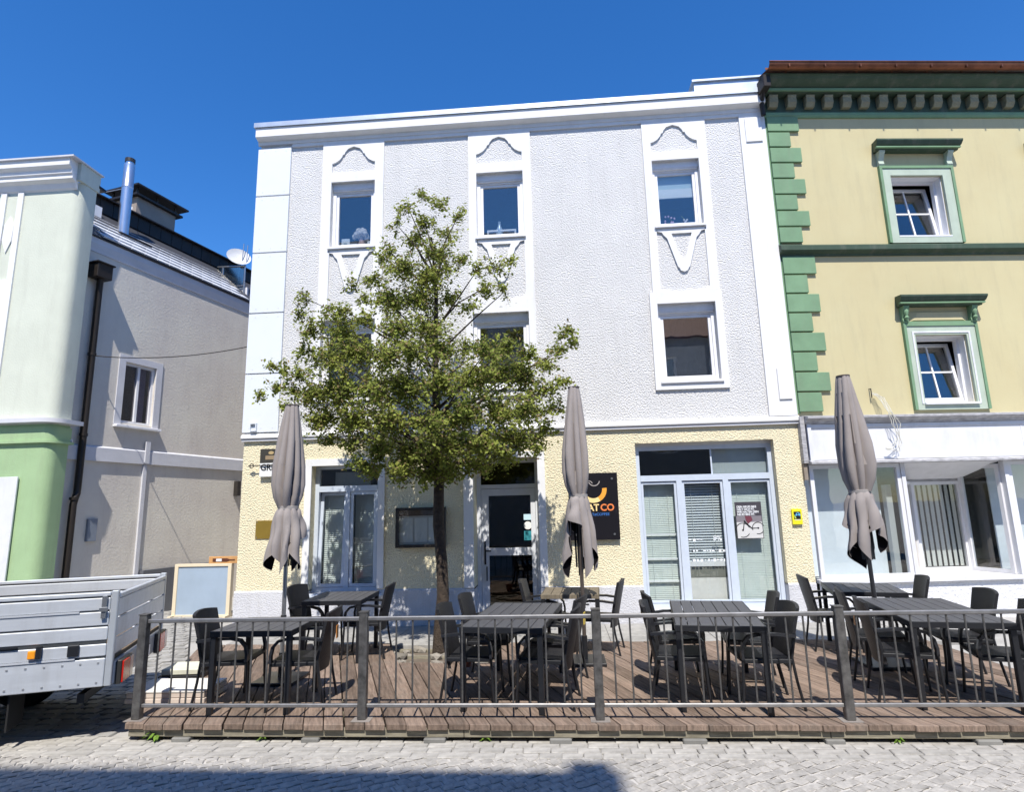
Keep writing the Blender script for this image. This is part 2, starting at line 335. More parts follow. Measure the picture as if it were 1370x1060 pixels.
# cornice, frieze, metal capping
mb = MB(); mb.prism([(-0.002, 9.13), (-0.05, 9.13), (-0.05, 9.20), (-0.14, 9.22), (-0.17, 9.235), (-0.17, 9.42), (-0.002, 9.42)], XL - .04, XR + .0, 'x'); mb.build("cornice", SMOOTH, H)
mb = MB(); mb.prism([(-0.20, 9.424), (-0.20, 9.52), (0.3, 9.545), (0.3, 9.424)], XL - .07, XR, 'x'); mb.build("metal_capping", ZINC, H)
B("parapet_block", ZINC, H, (2.82, XR - .01, -0.12, 0.8, 9.545, 9.76), (2.78, XR - .004, -0.16, 0.84, 9.762, 9.80))
B("frieze", SMOOTH, H, (-4.93, 3.6, -0.032, -0.001, 9.06, 9.128))
mb = MB(); mb.prism([(0, 3.32), (-0.04, 3.32), (-0.075, 3.345), (-0.075, 3.385), (-0.05, 3.40), (-0.02, 3.425), (0, 3.43)], XL - .03, XR + .02, 'x'); mb.build("string_course", SMOOTH, H)
B("drip_moulding", LGREY, H, (XL - .025, XR + .01, -0.05, -0.001, 3.29, 3.318))
# left corner: cladding panels with open joints and screws
zs = [3.44, 4.525, 5.68, 6.874, 8.04, 9.06]
for a, b in zip(zs[:-1], zs[1:]):
    p = B("cladding_panel", CLAD, H, (XL - .03, -4.94, -0.045, -0.001, a + .012, b - .012), bev=0.003)
    sc = MB()
    for sx in (XL + .10, XL + .32, -5.04):
        for sz in (a + .08, b - .08): sc.box(sx - .008, sx + .008, -0.0475, -0.044, sz - .008, sz + .008)
    sc.build("screw", LGREY, p)
B("vent_hood", CLAD, H, (-5.44, -5.32, -0.10, -0.046, 3.47, 3.475), (-5.44, -5.425, -0.09, -0.046, 3.475, 3.60), (-5.335, -5.32, -0.09, -0.046, 3.475, 3.60), (-5.44, -5.32, -0.09, -0.046, 3.60, 3.615))
# right pilaster with raised tablets
B("pilaster", SMOOTH, H, (3.60, XR, -0.035, -0.001, 3.432, 9.128))
B("tablet", SMOOTH, H, (3.69, 3.985, -0.058, -0.035, 8.52, 9.0), bev=0.004); B("tablet", SMOOTH, H, (3.79, 4.0, -0.058, -0.035, 3.71, 4.25), bev=0.004)
# plaster ornament of the three window bays
for (l, r_), tw, mw in zip(COLS, TOPW, MIDW):
    c = (l + r_) / 2; a, b, z0, z1 = tw; y0, y1 = -0.034, -0.001
    mb = MB(); mb.box(l, a - .0005, y0, y1, 5.72, 9.06); mb.box(b + .0005, r_, y0, y1, 5.72, 9.06)
    hw = (b - a) / 2 - .005; cx = (a + b) / 2
    bell = [(hw, 8.64), (hw*.88, 8.655), (hw*.70, 8.70), (hw*.55, 8.775), (hw*.52, 8.82), (hw*.44, 8.83), (hw*.40, 8.88), (hw*.27, 8.945), (0, 8.985)]
    pts = [(b, z1), (b, 9.06), (a, 9.06), (a, z1)]
    mb.prism([(a, z1 + .001), (a, 8.45), (b, 8.45), (b, z1 + .001)], y0, y1)
    mb.prism([(a, 8.4505), (a, 9.06), (b, 9.06), (b, 8.4505), (cx + hw, 8.4505)] + [(cx + x_, z_) for x_, z_ in bell] + [(cx - x_, z_) for x_, z_ in bell[-2::-1]] + [(cx - hw, 8.4505)], y0, y1)
    mb.build("window_bay_moulding", SMOOTH, H)
    mb = MB(); zt = z0 - .055
    L = [(0, zt), (-.43, zt), (-.43, zt - .05), (-.35, zt - .07), (-.315, zt - .13), (-.26, zt - .19), (-.105, zt - .74), (-.085, zt - .755), (-.06, zt - .81), (0, zt - .835)]
    hole = [(0, zt - .60), (-.035, zt - .58), (-.18, zt - .10), (0, zt - .10)]
    mb.prism([(c + x_, z_) for x_, z_ in L + hole], y0, y1); mb.prism([(c - x_, z_) for x_, z_ in L + hole], y0, y1)
    mb.build("apron_ornament", SMOOTH, H)
    a, b, z0, z1 = mw; g = .125; y0 = -0.042
    mb = MB(); mb.box(a - g, a, y0, y1, 3.95, 5.715); mb.box(b, b + g, y0, y1, 3.95, 5.715); mb.box(a + .0005, b - .0005, y0, y1, z1, 5.715); mb.box(a + .0005, b - .0005, y0, y1, 3.95, z0)
    for s, xx in ((1, a - g + .02), (-1, b + g - .02)):
        mb.prism([(xx + s*.12, 5.7155), (xx + s*.40, 5.7155), (xx + s*.33, 5.75), (xx + s*.20, 5.77), (xx + s*.15, 5.83), (xx + s*.12, 5.84)], -0.030, y1)
    mb.build("window_surround", SMOOTH, H)

def upper_window(par, o, blind=None):
    a, b, z0, z1 = o; f = .06; y0 = .10
    W = B("window", PVC, par, (a, a+f, y0, y0+.09, z0, z1-.12), (b-f, b, y0, y0+.09, z0, z1-.12), (a+f, b-f, y0, y0+.09, z0, z0+f), (a+f, b-f, y0, y0+.09, z1-.12-f, z1-.12))
    B("shutter_box", PVC, W, (a, b, .05, y0+.09, z1-.119, z1), (a+.015, b-.015, .062, y0+.09, z1-.145, z1-.1195))
    a2, b2, c2, d2 = a+f+.003, b-f-.003, z0+f+.003, z1-.12-f-.003; s = .048
    B("sash", PVC, W, (a2, a2+s, y0+.02, y0+.075, c2, d2), (b2-s, b2, y0+.02, y0+.075, c2, d2), (a2+s, b2-s, y0+.02, y0+.075, c2, c2+s), (a2+s, b2-s, y0+.02, y0+.075, d2-s, d2))
    B("pane", GL, W, (a2+s-.004, b2-s+.004, y0+.045, y0+.051, c2+s-.004, d2-s+.004))
    B("sill", PVC, W, (a-.03, b+.03, -0.075, y0-.001, z0-.045, z0-.004), bev=0.006)
    return W, (a2+s, b2-s, c2+s, d2-s)
gl = []
for o in TOPW + MIDW: gl.append(upper_window(H, o))
B("roller_blind", plain("pale_blind", (0.55, 0.68, 0.72), .8), gl[2][0], (gl[2][1][0]-.02, gl[2][1][1]+.02, .21, .216, 7.62, 8.2)); B("blind_hem", plain("white_cloth", (0.8, .83, .83), .8), gl[2][0], (gl[2][1][0]-.02, gl[2][1][1]+.02, .19, .20, 7.62, 7.80))
for i in (3, 4, 5): B("curtain", mat("grey_curtain", (0.10, 0.10, 0.115), .9, var=.2, vscale=9, streak=(8, 1, 1)), gl[i][0], (gl[i][1][0]-.08, gl[i][1][1]+.08, .40, .405, 4.05, 5.5))
# ornaments standing on the inner sills
def blob(bm, c, r, seed, n=7, sq=1.0):
    rr = random.Random(seed); t = bmesh.ops.create_icosphere(bm, subdivisions=2, radius=1.0)
    for v in t["verts"]:
        k = 1 + rr.uniform(-.16, .16); v.co = Vector(c) + Vector((v.co.x*r*k, v.co.y*r*k, v.co.z*r*k*sq))
def sill_y(w_): return YF + .26
B("inner_shelf", PVC, H, *[(g_[1][0]-.05, g_[1][1]+.05, .20, .44, g_[1][2]-.06, g_[1][2]-.02) for g_ in gl[:3]])
zf = gl[0][1][2] - .02; xa = gl[0][1][0]
BOU = thing("dried_bouquet", "white dried flower bouquet behind the upper left window", "flowers", (xa + .40, YF + .30, zf))
MB().lathe([(.05, 0), (.075, .08), (.05, .16), (.055, .18)], 12).build("vase", plain("clay_vase", (.45, .3, .27)), BOU, True)
mb = MB()
for k in range(26):
    t = random.uniform(0, 6.28); r_ = random.uniform(0, .17); blob(mb.bm, (math.cos(t)*r_, math.sin(t)*r_*.4, .24 + random.uniform(0, .17) - r_*.3), .05, k)
mb.build("flower_head", plain("dried_white_flower", (.6, .57, .56), .9), BOU, True)
for k, (dx, ww, hh, lab) in enumerate(((.02, .16, .2, "white framed card on the sill beside the dried bouquet"), (.18, .14, .09, "small white box lying before the dried bouquet"), (.53, .14, .13, "small white box right of the dried bouquet's vase"))):
    t = thing("sill_box", lab, "box", (xa + dx, YF + .235, zf)); B("carton", plain("white_carton", (.7, .74, .78)), t, (0, ww, 0, .03, 0, hh), bev=.004); B("print", plain("blue_grey_print", (.25, .35, .45)), t, (ww*.3, ww*.7, -.002, -.0005, hh*.25, hh*.6))
zf = gl[1][1][2] - .02; xa = gl[1][1][0]
FRM = thing("sill_frame", "low white wooden frame on the upper middle window sill", "frame", (xa + .05, YF + .24, zf))
B("frame_bar", PVC, FRM, (0, .03, 0, .03, 0, .17), (.52, .55, 0, .03, 0, .17), (.03, .52, 0, .03, .14, .17))
for k in range(4):
    MB().lathe([(.03, .0), (.05, .03), (.04, .07), (.01, .09)], 10, (.10 + k*.115, .03)).build("pebble", PVC, FRM, True)
BOT = thing("glass_bottle", "bulbous glass bottle behind the low white sill frame", "bottle", (xa + .28, YF + .31, zf)); MB().lathe([(.05, 0), (.07, .05), (.075, .17), (.03, .27), (.022, .33), (.03, .36)], 14).build("body", plain("pale_bottle", (.4, .5, .6), .2), BOT, True)
zf = gl[2][1][2] - .02; xa = gl[2][1][0]
for k, (dx, lab) in enumerate(((.22, "potted orchid with pale pink blooms behind the upper right window"), (.47, "small potted plant with white blooms behind the upper right window"))):
    t = thing("orchid", lab, "plant", (xa + dx, YF + .29, zf)); MB().lathe([(.035, 0), (.05, .08)], 12).build("pot", plain("plant_pot", (.3, .25, .3)), t, True)
    mb = MB(); mb.tube([(0, 0, .06), (.02, 0, .16), (-.05, 0, .24)], .005, 5); mb.build("stem", LEAF, t)
    mb = MB()
    for j in range(9 if k == 0 else 6): blob(mb.bm, (random.uniform(-.12, .08) if k == 0 else random.uniform(-.05, .06), -.02, random.uniform(.06, .26) if k == 0 else random.uniform(.07, .15)), .018, j)
    mb.build("bloom", plain("orchid_bloom" + str(k), ((.75, .5, .68), (.8, .78, .85))[k]), t, True)

# cafe window (left), its surround, tilted casement and venetian blinds
def blinds(par, a, b, z0, z1, y, pitch_=.045, m=BLIND, tilt=55):
    mb = MB(); z = z1
    while z > z0:
        d = .021; t = R(tilt); mb.quad((a, y - d*math.cos(t), z - d*math.sin(t)), (b, y - d*math.cos(t), z - d*math.sin(t)), (b, y + d*math.cos(t), z + d*math.sin(t)), (a, y + d*math.cos(t), z + d*math.sin(t))); z -= pitch_
    o = mb.build("venetian_blind", m, par); o["kind"] = "stuff"
    for xx in (a + (b-a)*.22, b - (b-a)*.22): B("cord", BLIND, par, (xx-.002, xx+.002, y-.028, y-.025, z0, z1))
    return o
a, b, z0, z1 = GWo
mb = MB(); mb.box(a-.115, a, -.03, -.001, .735, z1+.12); mb.box(b, b+.11, -.03, -.001, .735, z1+.12); mb.box(a+.0005, b-.0005, -.03, -.001, z1, z1+.12); mb.build("window_surround", SMOOTH, H)
y0 = .17; f = .07; xm = (a+b)/2; zt = 2.42
CW = B("window", ALU, H, (a, a+f, y0, y0+.08, z0, z1), (b-f, b, y0, y0+.08, z0, z1), (a+f, b-f, y0, y0+.08, z0, z0+.08), (a+f, b-f, y0, y0+.08, z1-.05, z1), (a+f, b-f, y0-.01, y0+.08, zt-.05, zt+.05), (xm-.04, xm+.04, y0-.01, y0+.08, z0+.08, zt-.05))
B("pane", GLS, CW, (a+f, b-f, y0+.04, y0+.046, zt+.05, z1-.05))
for k, (p, q, rot) in enumerate(((a+f+.004, xm-.044, R(3.5)), (xm+.044, b-f-.004, 0))):
    s = .055; z2 = z0+.085; z3 = zt-.055; hh = z3 - z2
    sa_ = B("casement", ALU, CW, (p, p+s, -.03, .02, 0, hh), (q-s, q, -.03, .02, 0, hh), (p+s, q-s, -.03, .02, 0, s), (p+s, q-s, -.03, .02, hh-s, hh), loc=(0, y0+.035, z2), rot=(-rot, 0, 0))
    B("pane", GLS, sa_, (p+s-.004, q-s+.004, -.005, .001, s-.004, hh-s+.004))
    blinds(CW, p+.03, q-.03, z0+.12, zt-.08, y0+.20, .034, BLIND, 66)
B("sill", ALU, CW, (a-.10, b+.09, -.10, y0-.001, z0-.05, z0-.004), bev=.006)
B("fan_panel", plain("grey_inner_board", (.28, .29, .30)), CW, (a+.3, b-.25, y0+.16, y0+.18, 2.46, 2.72))

# cafe door
a, b, z0, z1 = DOo
mb = MB(); mb.box(a-.165, a, -.036, -.001, .724, z1+.10); mb.box(b, b+.125, -.036, -.001, .724, z1+.10); mb.box(a+.0005, b-.0005, -.036, -.001, z1, z1+.10); mb.build("door_surround", SMOOTH, H)
y0 = .45; f = .07; zt = 2.36; DFR = plain("white_door_frame", (.68, .70, .74), .4)
DO = B("door_frame", DFR, H, (a, a+f, y0, y0+.09, z0, z1), (b-f, b, y0, y0+.09, z0, z1), (a+f, b-f, y0, y0+.09, z1-.06, z1), (a+f, b-f, y0-.01, y0+.09, zt, zt+.07))
B("transom_pane", GLD, DO, (a+f, b-f, y0+.04, y0+.046, zt+.07, z1-.06))
p, q = a+f+.005, b-f-.005; z2 = z0+.01; z3 = zt-.006; s = .10
DL = B("door", DFR, H, (p, p+s+.03, y0+.01, y0+.07, z2, z3), (q-s+.02, q, y0+.01, y0+.07, z2, z3), (p+s+.03, q-s+.02, y0+.01, y0+.07, z2, z2+.16), (p+s+.03, q-s+.02, y0+.01, y0+.07, z3-.12, z3), (p+s+.03, q-s+.02, y0+.01, y0+.07, 1.20, 1.33))
B("pane", GLD, DL, (p+s+.025, q-s+.025, y0+.04, y0+.046, 1.325, z3-.115)); B("pane", GLD, DL, (p+s+.025, q-s+.025, y0+.04, y0+.046, z2+.155, 1.205))
B("handle", LEGM, DL, (p+.045, p+.075, y0-.005, y0+.012, 1.05, 1.45), bev=.004); B("lever", LEGM, DL, (p+.05, p+.17, y0-.045, y0-.03, 1.27, 1.295), bev=.004)
mb = MB(); mb.tube([(p+.09, y0-.03, .78), (p+.09, y0-.03, 1.02)], .012); mb.build("lock_plate", LEGM, DL)
for k, (za, zb, m_) in enumerate(((1.80, 1.90, plain("sticker_white_blue", (.55, .75, .85))), (1.63, 1.78, plain("sticker_white", (.85, .85, .82))), (1.45, 1.61, plain("sticker_teal", (.04, .28, .33))))):
    if k == 1: mb = MB(); mb.prism([(q-.14+.07*math.cos(t*.393), 1.705+.07*math.sin(t*.393)) for t in range(16)], y0+.036, y0+.0385); mb.build("sticker", m_, DL)
    else: B("sticker", m_, DL, (q-.21, q-.075, y0+.036, y0+.0385, za, zb))
B("doorstep", PLIN, H, (a-.05, b+.05, -.28, .56, .02, .145), bev=.008)

# big shop window
a, b, z0, z1 = SHo; y0 = .13; f = .075
x1, x2 = 2.05, 2.82; zt0, zt1 = 2.40, 2.50
SW = B("window", ALU, H, (a, a+f, y0, y0+.07, z0, z1-.05), (b-f, b, y0, y0+.07, z0, z1-.05), (a+f, b-f, y0, y0+.07, z1-.12, z1-.05), (a+f, b-f, y0, y0+.07, z0, z0+.09), (a+f, b-f, y0-.012, y0+.07, zt0, zt1),
        (x1-.045, x1+.045, y0-.012, y0+.07, z0+.09, zt0), (x2-.045, x2+.045, y0-.012, y0+.07, z0+.09, zt0), (2.61, 2.635, y0+.03, y0+.05, zt1, z1-.12))
B("lintel_cover", LGREY, SW, (a, b, y0-.03, y0+.07, z1-.049, z1))
B("pane", GLS, SW, (a+f, 2.61, y0+.035, y0+.041, zt1, z1-.12)); B("pane", GLS, SW, (2.635, b-f, y0+.035, y0+.041, zt1, z1-.12))
for p, q in ((a+f, x1-.045), (x1+.045, x2-.045), (x2+.045, b-f)):
    B("sash", ALU, SW, (p+.004, p+.04, y0+.01, y0+.06, z0+.10, zt0-.01), (q-.04, q-.004, y0+.01, y0+.06, z0+.10, zt0-.01), (p+.04, q-.04, y0+.01, y0+.06, z0+.10, z0+.14), (p+.04, q-.04, y0+.01, y0+.06, zt0-.05, zt0-.01))
    B("pane", GLS, SW, (p+.038, q-.038, y0+.03, y0+.036, z0+.138, zt0-.048))
BLA = plain("grey_green_blind", (.66, .72, .68), .5)
blinds(SW, a+f+.03, x1-.07, z0+.12, zt0-.06, y0+.15, .03, BLA, 70); blinds(SW, x2+.06, b-f-.02, z0+.12, zt0-.06, y0+.15, .027, BLA, 78); blinds(SW, x1+.07, x2-.07, 1.05, zt0-.09, y0+.15, .044, plain("dim_blind", (.50, .54, .57)), 58)
for z_ in (1.50, 1.10, .74): B("shelf_edge", PVC, SW, (a+f+.02, x1-.06, y0+.10, y0+.12, z_, z_+.025))
B("inner_counter", CONC, SW, (x1+.06, x2-.06, y0+.12, y0+.5, .40, .80)); B("counter_top", PVC, SW, (x1+.05, x2-.05, y0+.11, y0+.55, .98, 1.06)); B("counter_strip", plain("olive_strip", (.22, .22, .19)), SW, (x1+.06, x2-.06, y0+.115, y0+.12, .805, .97))
B("transom_board", plain("pale_transom_board", (.36, .40, .41)), SW, (2.64, b-f, y0+.10, y0+.11, zt1, z1-.1))
WT = plain("white_chalk", (.8, .82, .84), .8)
mb = MB()
rr = random.Random(5)
for zc, x_a, x_b in ((1.42, x1+.10, x1+.30), (1.42, x1+.50, x1+.66), (1.24, x1+.10, x1+.24), (1.24, x1+.32, x1+.68), (1.09, x1+.14, x1+.66)):
    xx = x_a
    while xx < x_b:
        ww = rr.uniform(.02, .05); hh = rr.uniform(.006, .035); mb.box(xx, xx+ww, y0+.0265, y0+.0285, zc - hh/2 + rr.uniform(-.012, .012), zc + hh/2); xx += ww + rr.uniform(.008, .03)
mb.build("chalk_scrawl", WT, SW)
text_mesh("percent_mark", "9%", .12, WT, SW, (x1+.50, y0+.026, 1.40), ext=.001)
B("sill", LGREY, SW, (a-.02, b+.03, -.07, y0-.001, z0-.03, z0+.012), bev=.005)

# ---------------------------------------------------------------- signs and boxes on the white house
SG = thing("cafe_sign", "black cafe sign with orange cup and the words GREAT CO behind the parasol", "sign", (0.18, YF - .055, 1.46))
SGX = .82; B("board", plain("black_acrylic", (.012, .011, .014), .3), SG, (0, SGX, -.01, .01, 0, 1.10), bev=.003)
OR = plain("sign_orange", (.85, .36, .04)); YE = plain("sign_yellow", (.9, .68, .30)); RD = plain("sign_red_orange", (.80, .22, .06)); BLU = plain("sign_blue", (.05, .20, .60)); GRYS = plain("sign_grey", (.38, .34, .32))
for sx in (.09, SGX-.09):
    for sz in (.09, 1.0): mb = MB(); mb.tube([(sx, .054, sz), (sx, -.022, sz)], .018, 10); mb.build("standoff_bolt", ALUPOLE, SG)
def arc(cx, cz, r0, r1, t0, t1, n=14): 
    A = [(cx + r0*math.cos(R(t0+(t1-t0)*k/n)), cz + r0*math.sin(R(t0+(t1-t0)*k/n))) for k in range(n+1)]; Bq = [(cx + r1*math.cos(R(t0+(t1-t0)*k/n)), cz + r1*math.sin(R(t0+(t1-t0)*k/n))) for k in range(n+1)]
    return A + Bq[::-1]
cx = SGX * .5
mb = MB(); mb.prism(arc(cx, .83, .15, .225, 180, 300), -.014, -.0105); mb.build("cup_mark", YE, SG); mb = MB(); mb.prism(arc(cx, .83, .15, .225, 300, 365), -.014, -.0105); mb.build("cup_mark", OR, SG)
mb = MB(); mb.prism(arc(cx+.02, .98, .085, .10, 200, 350), -.014, -.0105); mb.prism(arc(cx-.07, .905, .06, .072, 20, 160), -.014, -.0105); mb.build("steam_mark", GRYS, SG)
text_mesh("lettering", "GREAT", .155, YE, SG, (.05, -.0108, .475), xs=.92, bold=.004); text_mesh("lettering", "CO", .155, RD, SG, (.515, -.0108, .475), xs=.98, bold=.004)
text_mesh("lettering", "#TREAT#COFFEE", .062, BLU, SG, (.19, -.0108, .395), xs=1.0, bold=.0)

FT = thing("wall_plate", "small yellow plate with black and blue fair trade emblem", "sign", (3.79, YF - .02, 1.64))
FTX, FTZ = .158, .25
B("plate", plain("bright_yellow_plate", (.80, .72, .02), .4), FT, (0, FTX, -.02, .018, 0, FTZ), bev=.004)
B("black_square", BLACKP, FT, (.026, .132, -.0225, -.0205, .085, .205))
mb = MB(); mb.prism([(.045+.0, .135), (.062, .175), (.085, .196), (.11, .188), (.128, .16), (.129, .135), (.10, .143), (.085, .15), (.07, .14)], -.0245, -.0228); mb.build("blue_swoosh", plain("emblem_blue", (.12, .45, .75)), FT)
mb = MB(); mb.prism([(.03, .165), (.036, .15), (.06, .105), (.052, .09), (.034, .115)], -.0245, -.0228); mb.build("green_swoosh", plain("emblem_lime", (.55, .75, .10)), FT)
mb = MB(); mb.prism([(.088+.014*math.cos(t*.628), .172+.014*math.sin(t*.628)) for t in range(10)], -.0262, -.0248); mb.build("emblem_dot", BLACKP, FT)
B("caption_bar", plain("emblem_white", (.75, .75, .70)), FT, (.035, .13, -.0225, -.0205, .068, .078))

MN = thing("menu_case", "dark framed glazed menu case on the cream wall behind the tree trunk", "menu case", (-2.77, YF, 1.395))
mw, mh = .855, .665; IRON = plain("dark_bronze", (.035, .03, .026), .4)
B("case_frame", IRON, MN, (0, .05, -.10, -.002, 0, mh), (mw-.05, mw, -.10, -.002, 0, mh), (.05, mw-.05, -.10, -.002, 0, .05), (.05, mw-.05, -.10, -.002, mh-.05, mh), bev=.004)
B("back_panel", plain("menu_back", (.52, .50, .46)), MN, (.05, mw-.05, -.03, -.01, .05, mh-.05)); B("head_strip", plain("brown_head_strip", (.09, .06, .045)), MN, (.05, mw-.05, -.055, -.031, mh-.14, mh-.05))
for k in range(3): B("menu_sheet", plain("menu_paper", (.72, .71, .68)), MN, (.07+k*.245, .285+k*.245, -.034, -.031, .09, .49))
B("glass_front", GLS, MN, (.05, mw-.05, -.088, -.083, .05, mh-.05))
BS = thing("beer_sign", "dark enamel bar sign with white lower half half hidden by parasol", "sign", (-5.225, YF-.05, 2.655))
B("board", plain("sign_brown", (.05, .045, .035), .4), BS, (0, .62, -.02, .02, .24, .49), bev=.004); B("white_half", plain("sign_white", (.80, .80, .78), .4), BS, (.002, .618, -.021, .02, 0, .238), bev=.004)
text_mesh("lettering", "GRE", .16, BLACKP, BS, (.02, -.0215, .11), xs=.9, bold=.004); mb = MB(); mb.prism([(.2+.05*math.cos(t*.524), .42+.03*math.sin(t*.524)) for t in range(12)], -.023, -.0205); mb.build("emblem", plain("emblem_gold", (.45, .33, .16)), BS); B("emblem_band", plain("emblem_tan", (.30, .22, .13)), BS, (.1, .34, -.023, -.0205, .30, .37))
BR = thing("wall_bracket", "thin iron hook rod holding the bar sign", "bracket", (-5.42, YF, 2.85)); mb = MB(); mb.tube([(0, -.09, .0), (.9, -.085, .02)], .009, 6); mb.build("rod", IRON, BR); mb = MB(); mb.tube([(.06+.035*math.cos(t*.524), -.09, .035*math.sin(t*.524)) for t in range(13)], .008, 6, False); mb.build("ring", IRON, BR)
mb = MB(); mb.tube([(.2, 0, .01), (.2, -.09, .01)], .008, 6); mb.build("wall_pin", IRON, BR)
GP = thing("brass_plaque", "blank brass plaque on the cream wall beside the parasol", "plaque", (-5.266, YF, 1.59)); B("plate", mat("aged_brass", (.42, .27, .05), .35, var=.1, metal=.6), GP, (0, .42, -.018, -.001, 0, .31), bev=.004)
for sx in (.025, .395):
    for sz in (.025, .285): B("screw", ALUPOLE, GP, (sx-.007, sx+.007, -.021, -.0185, sz-.007, sz+.007))
PO = thing("bike_poster", "black and white bicycle poster in the shop window", "poster", (2.935, YF + .125, 1.42)); pw, ph = .43, .60
B("paper", plain("poster_dark", (.06, .055, .065), .5), PO, (0, pw, 0, .003, 0, ph)); B("paper_lower", plain("poster_pale", (.62, .61, .60), .5), PO, (.01, pw-.01, -.0012, -.0002, .01, .27)); B("paper_middle", plain("poster_grey", (.22, .20, .22), .5), PO, (.01, pw-.01, -.0012, -.0002, .2702, .37))
for k, t in enumerate(("DEIN NEUES BIKE", "HÄLT DICH FIT.", "WIR HALTEN DEIN", "NEUES BIKE FIT.")): text_mesh("lettering", t, .048, plain("poster_white", (.85, .86, .88)), PO, (.03, -.0005, .505 - k*.042), ext=.0006, xs=.86, bold=.0012)
for cx, cz, r_ in ((.10, .14, .12), (.35, .17, .10)):
    mb = MB(); mb.prism(arc(cx, cz, r_-.012, r_, 20, 200), -.0026, -.0014); mb.prism(arc(cx, cz, r_-.012, r_, 250, 330), -.0026, -.0014); mb.prism(arc(cx, cz, .0, .016, 0, 350, 8), -.0026, -.0014); mb.build("wheel_print", BLACKP, PO)
mb = MB(); mb.prism([(.10, .14), (.13, .30), (.145, .30), (.115, .14)], -.0026, -.0014); mb.prism([(.13, .27), (.24, .16), (.255, .17), (.15, .285)], -.0026, -.0014); mb.prism([(.24, .16), (.35, .165), (.35, .175), (.25, .178)], -.0026, -.0014); mb.build("frame_print", BLACKP, PO)
mb = MB(); mb.prism([(.15, .37), (.25, .37), (.27, .30), (.19, .24), (.16, .30)], -.0032, -.0027); mb.build("rider_print", plain("poster_maroon", (.16, .04, .06)), PO)

# ================================================================ GREEN AND YELLOW HOUSE
TH = 0.107
GH = thing("yellow_house", "ochre yellow house with green quoins, green window hoods and copper gutter", "house", (4.072, YF, 0), TH)
UL, UR = 0.0, 9.0
GW_ = [(2.19, 3.165, 6.61, 7.815), (5.09, 6.065, 6.61, 7.815), (2.20, 3.11, 3.60, 4.795), (5.10, 6.01, 3.60, 4.795)]
MB().sheet(UL, UR, 3.42, 9.2, 0.0, [(*o, .24) for o in GW_]).build("wall", GRN_W, GH)
mb = MB(); mb.quad((UL, 0, 3.4), (UL, 9, 3.4), (UL, 9, 9.6), (UL, 0, 9.6)); mb.quad((UR, 0, 0), (UR, 0, 9.6), (UR, 9, 9.6), (UR, 9, 0)); mb.quad((UL, 9, 0), (UL, 9, 9.6), (UR, 9, 9.6), (UR, 9, 0)); mb.build("side_wall", GRN_W, GH, keepn=True)
mb = MB()
for za, zb in ((.7, 3.3), (3.45, 6.2), (6.4, 9.1)):
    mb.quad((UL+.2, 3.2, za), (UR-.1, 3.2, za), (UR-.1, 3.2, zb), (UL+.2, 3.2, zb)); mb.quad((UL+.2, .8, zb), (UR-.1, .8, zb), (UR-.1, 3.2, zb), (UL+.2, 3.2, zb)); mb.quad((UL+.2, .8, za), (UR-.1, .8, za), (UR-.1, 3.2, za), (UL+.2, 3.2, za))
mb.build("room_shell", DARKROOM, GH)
# cornice with dentils and copper gutter
mb = MB(); mb.prism([(0, 9.0), (-.03, 9.0), (-.05, 9.04), (-.05, 9.09), (-.03, 9.11), (0, 9.11)], UL - .02, UR, 'x'); mb.build("frieze_moulding", GRN, GH)
B("dentil_bed", GRND, GH, (UL, UR, -.03, -.001, 9.112, 9.42))
dm = MB().prism([(-.031, 0), (-.10, 0), (-.12, .03), (-.15, .08), (-.15, .18), (-.16, .19), (-.16, .22), (-.031, .22)], 0, .16, 'x').build("dentil", mat("dentil_green", (.30, .28, .18), .8, var=.15, vscale=9, bump=.5, bscale=28, bdist=.03), GH)
dm.location = (.06, 0, 9.165)
for k in range(1, 25):
    o = link("dentil", dm.data, GH, (.06 + k*.345, 0, 9.165))
mb = MB(); mb.prism([(0, 9.40), (-.20, 9.40), (-.21, 9.42), (-.21, 9.45), (-.20, 9.46), (-.23, 9.48), (-.30, 9.51), (-.37, 9.55), (-.40, 9.59), (-.42, 9.595), (-.42, 9.62), (0, 9.62)], UL - .10, UR, 'x'); mb.build("cornice", GRND, GH)
B("cornice_fillet", GRN, GH, (UL - .11, UR, -.235, -.203, 9.412, 9.458)); 
mb = MB(); n = 10; pr = [(-.50 + .085*math.cos(R(180 + 180*k/n)), 9.72 + .10*math.sin(R(180+180*k/n))) for k in range(n+1)]; pr += [(p[0]*.985 - .008, p[1] + .012) for p in pr[::-1]]
mb.prism(pr, UL - .10, UR, 'x'); mb.tube([(UL-.10, -.587, 9.725), (UR, -.587, 9.725)], .012, 6)
GU = mb.build("gutter", COPP, GH, True)
for k in range(14): B("gutter_bracket", COPP, GU, (UL + .25 + k*.65, UL + .275 + k*.65, -.580, -.42, 9.63, 9.732))
mb = MB(); mb.quad((UL-.08, -.44, 9.68), (UR, -.44, 9.68), (UR, 4, 11.0), (UL-.08, 4, 11.0)); mb.quad((UL-.08, 8.6, 9.8), (UL-.08, 4, 11.0), (UR, 4, 11.0), (UR, 8.6, 9.8)); mb.build("roof", mat("roof_tile_red", (.25, .10, .07), .8, var=.2, vscale=8), GH)
B("rain_hopper", BROWNM, GH, (-.16, -.02, -.42, -.16, 9.36, 9.60), bev=.01); mb = MB(); mb.tube([(-.09, -.25, 9.42), (-.08, -.12, 9.25), (-.06, -.10, 9.0)], .045, 10); mb.build("rain_pipe", BROWNM, GH, True)
# string course
mb = MB(); mb.prism([(0, 6.27), (-.03, 6.27), (-.04, 6.30), (-.10, 6.33), (-.125, 6.35), (-.125, 6.43), (-.02, 6.49), (0, 6.49)], UL - .02, UR, 'x'); mb.build("string_course", GRND, GH)
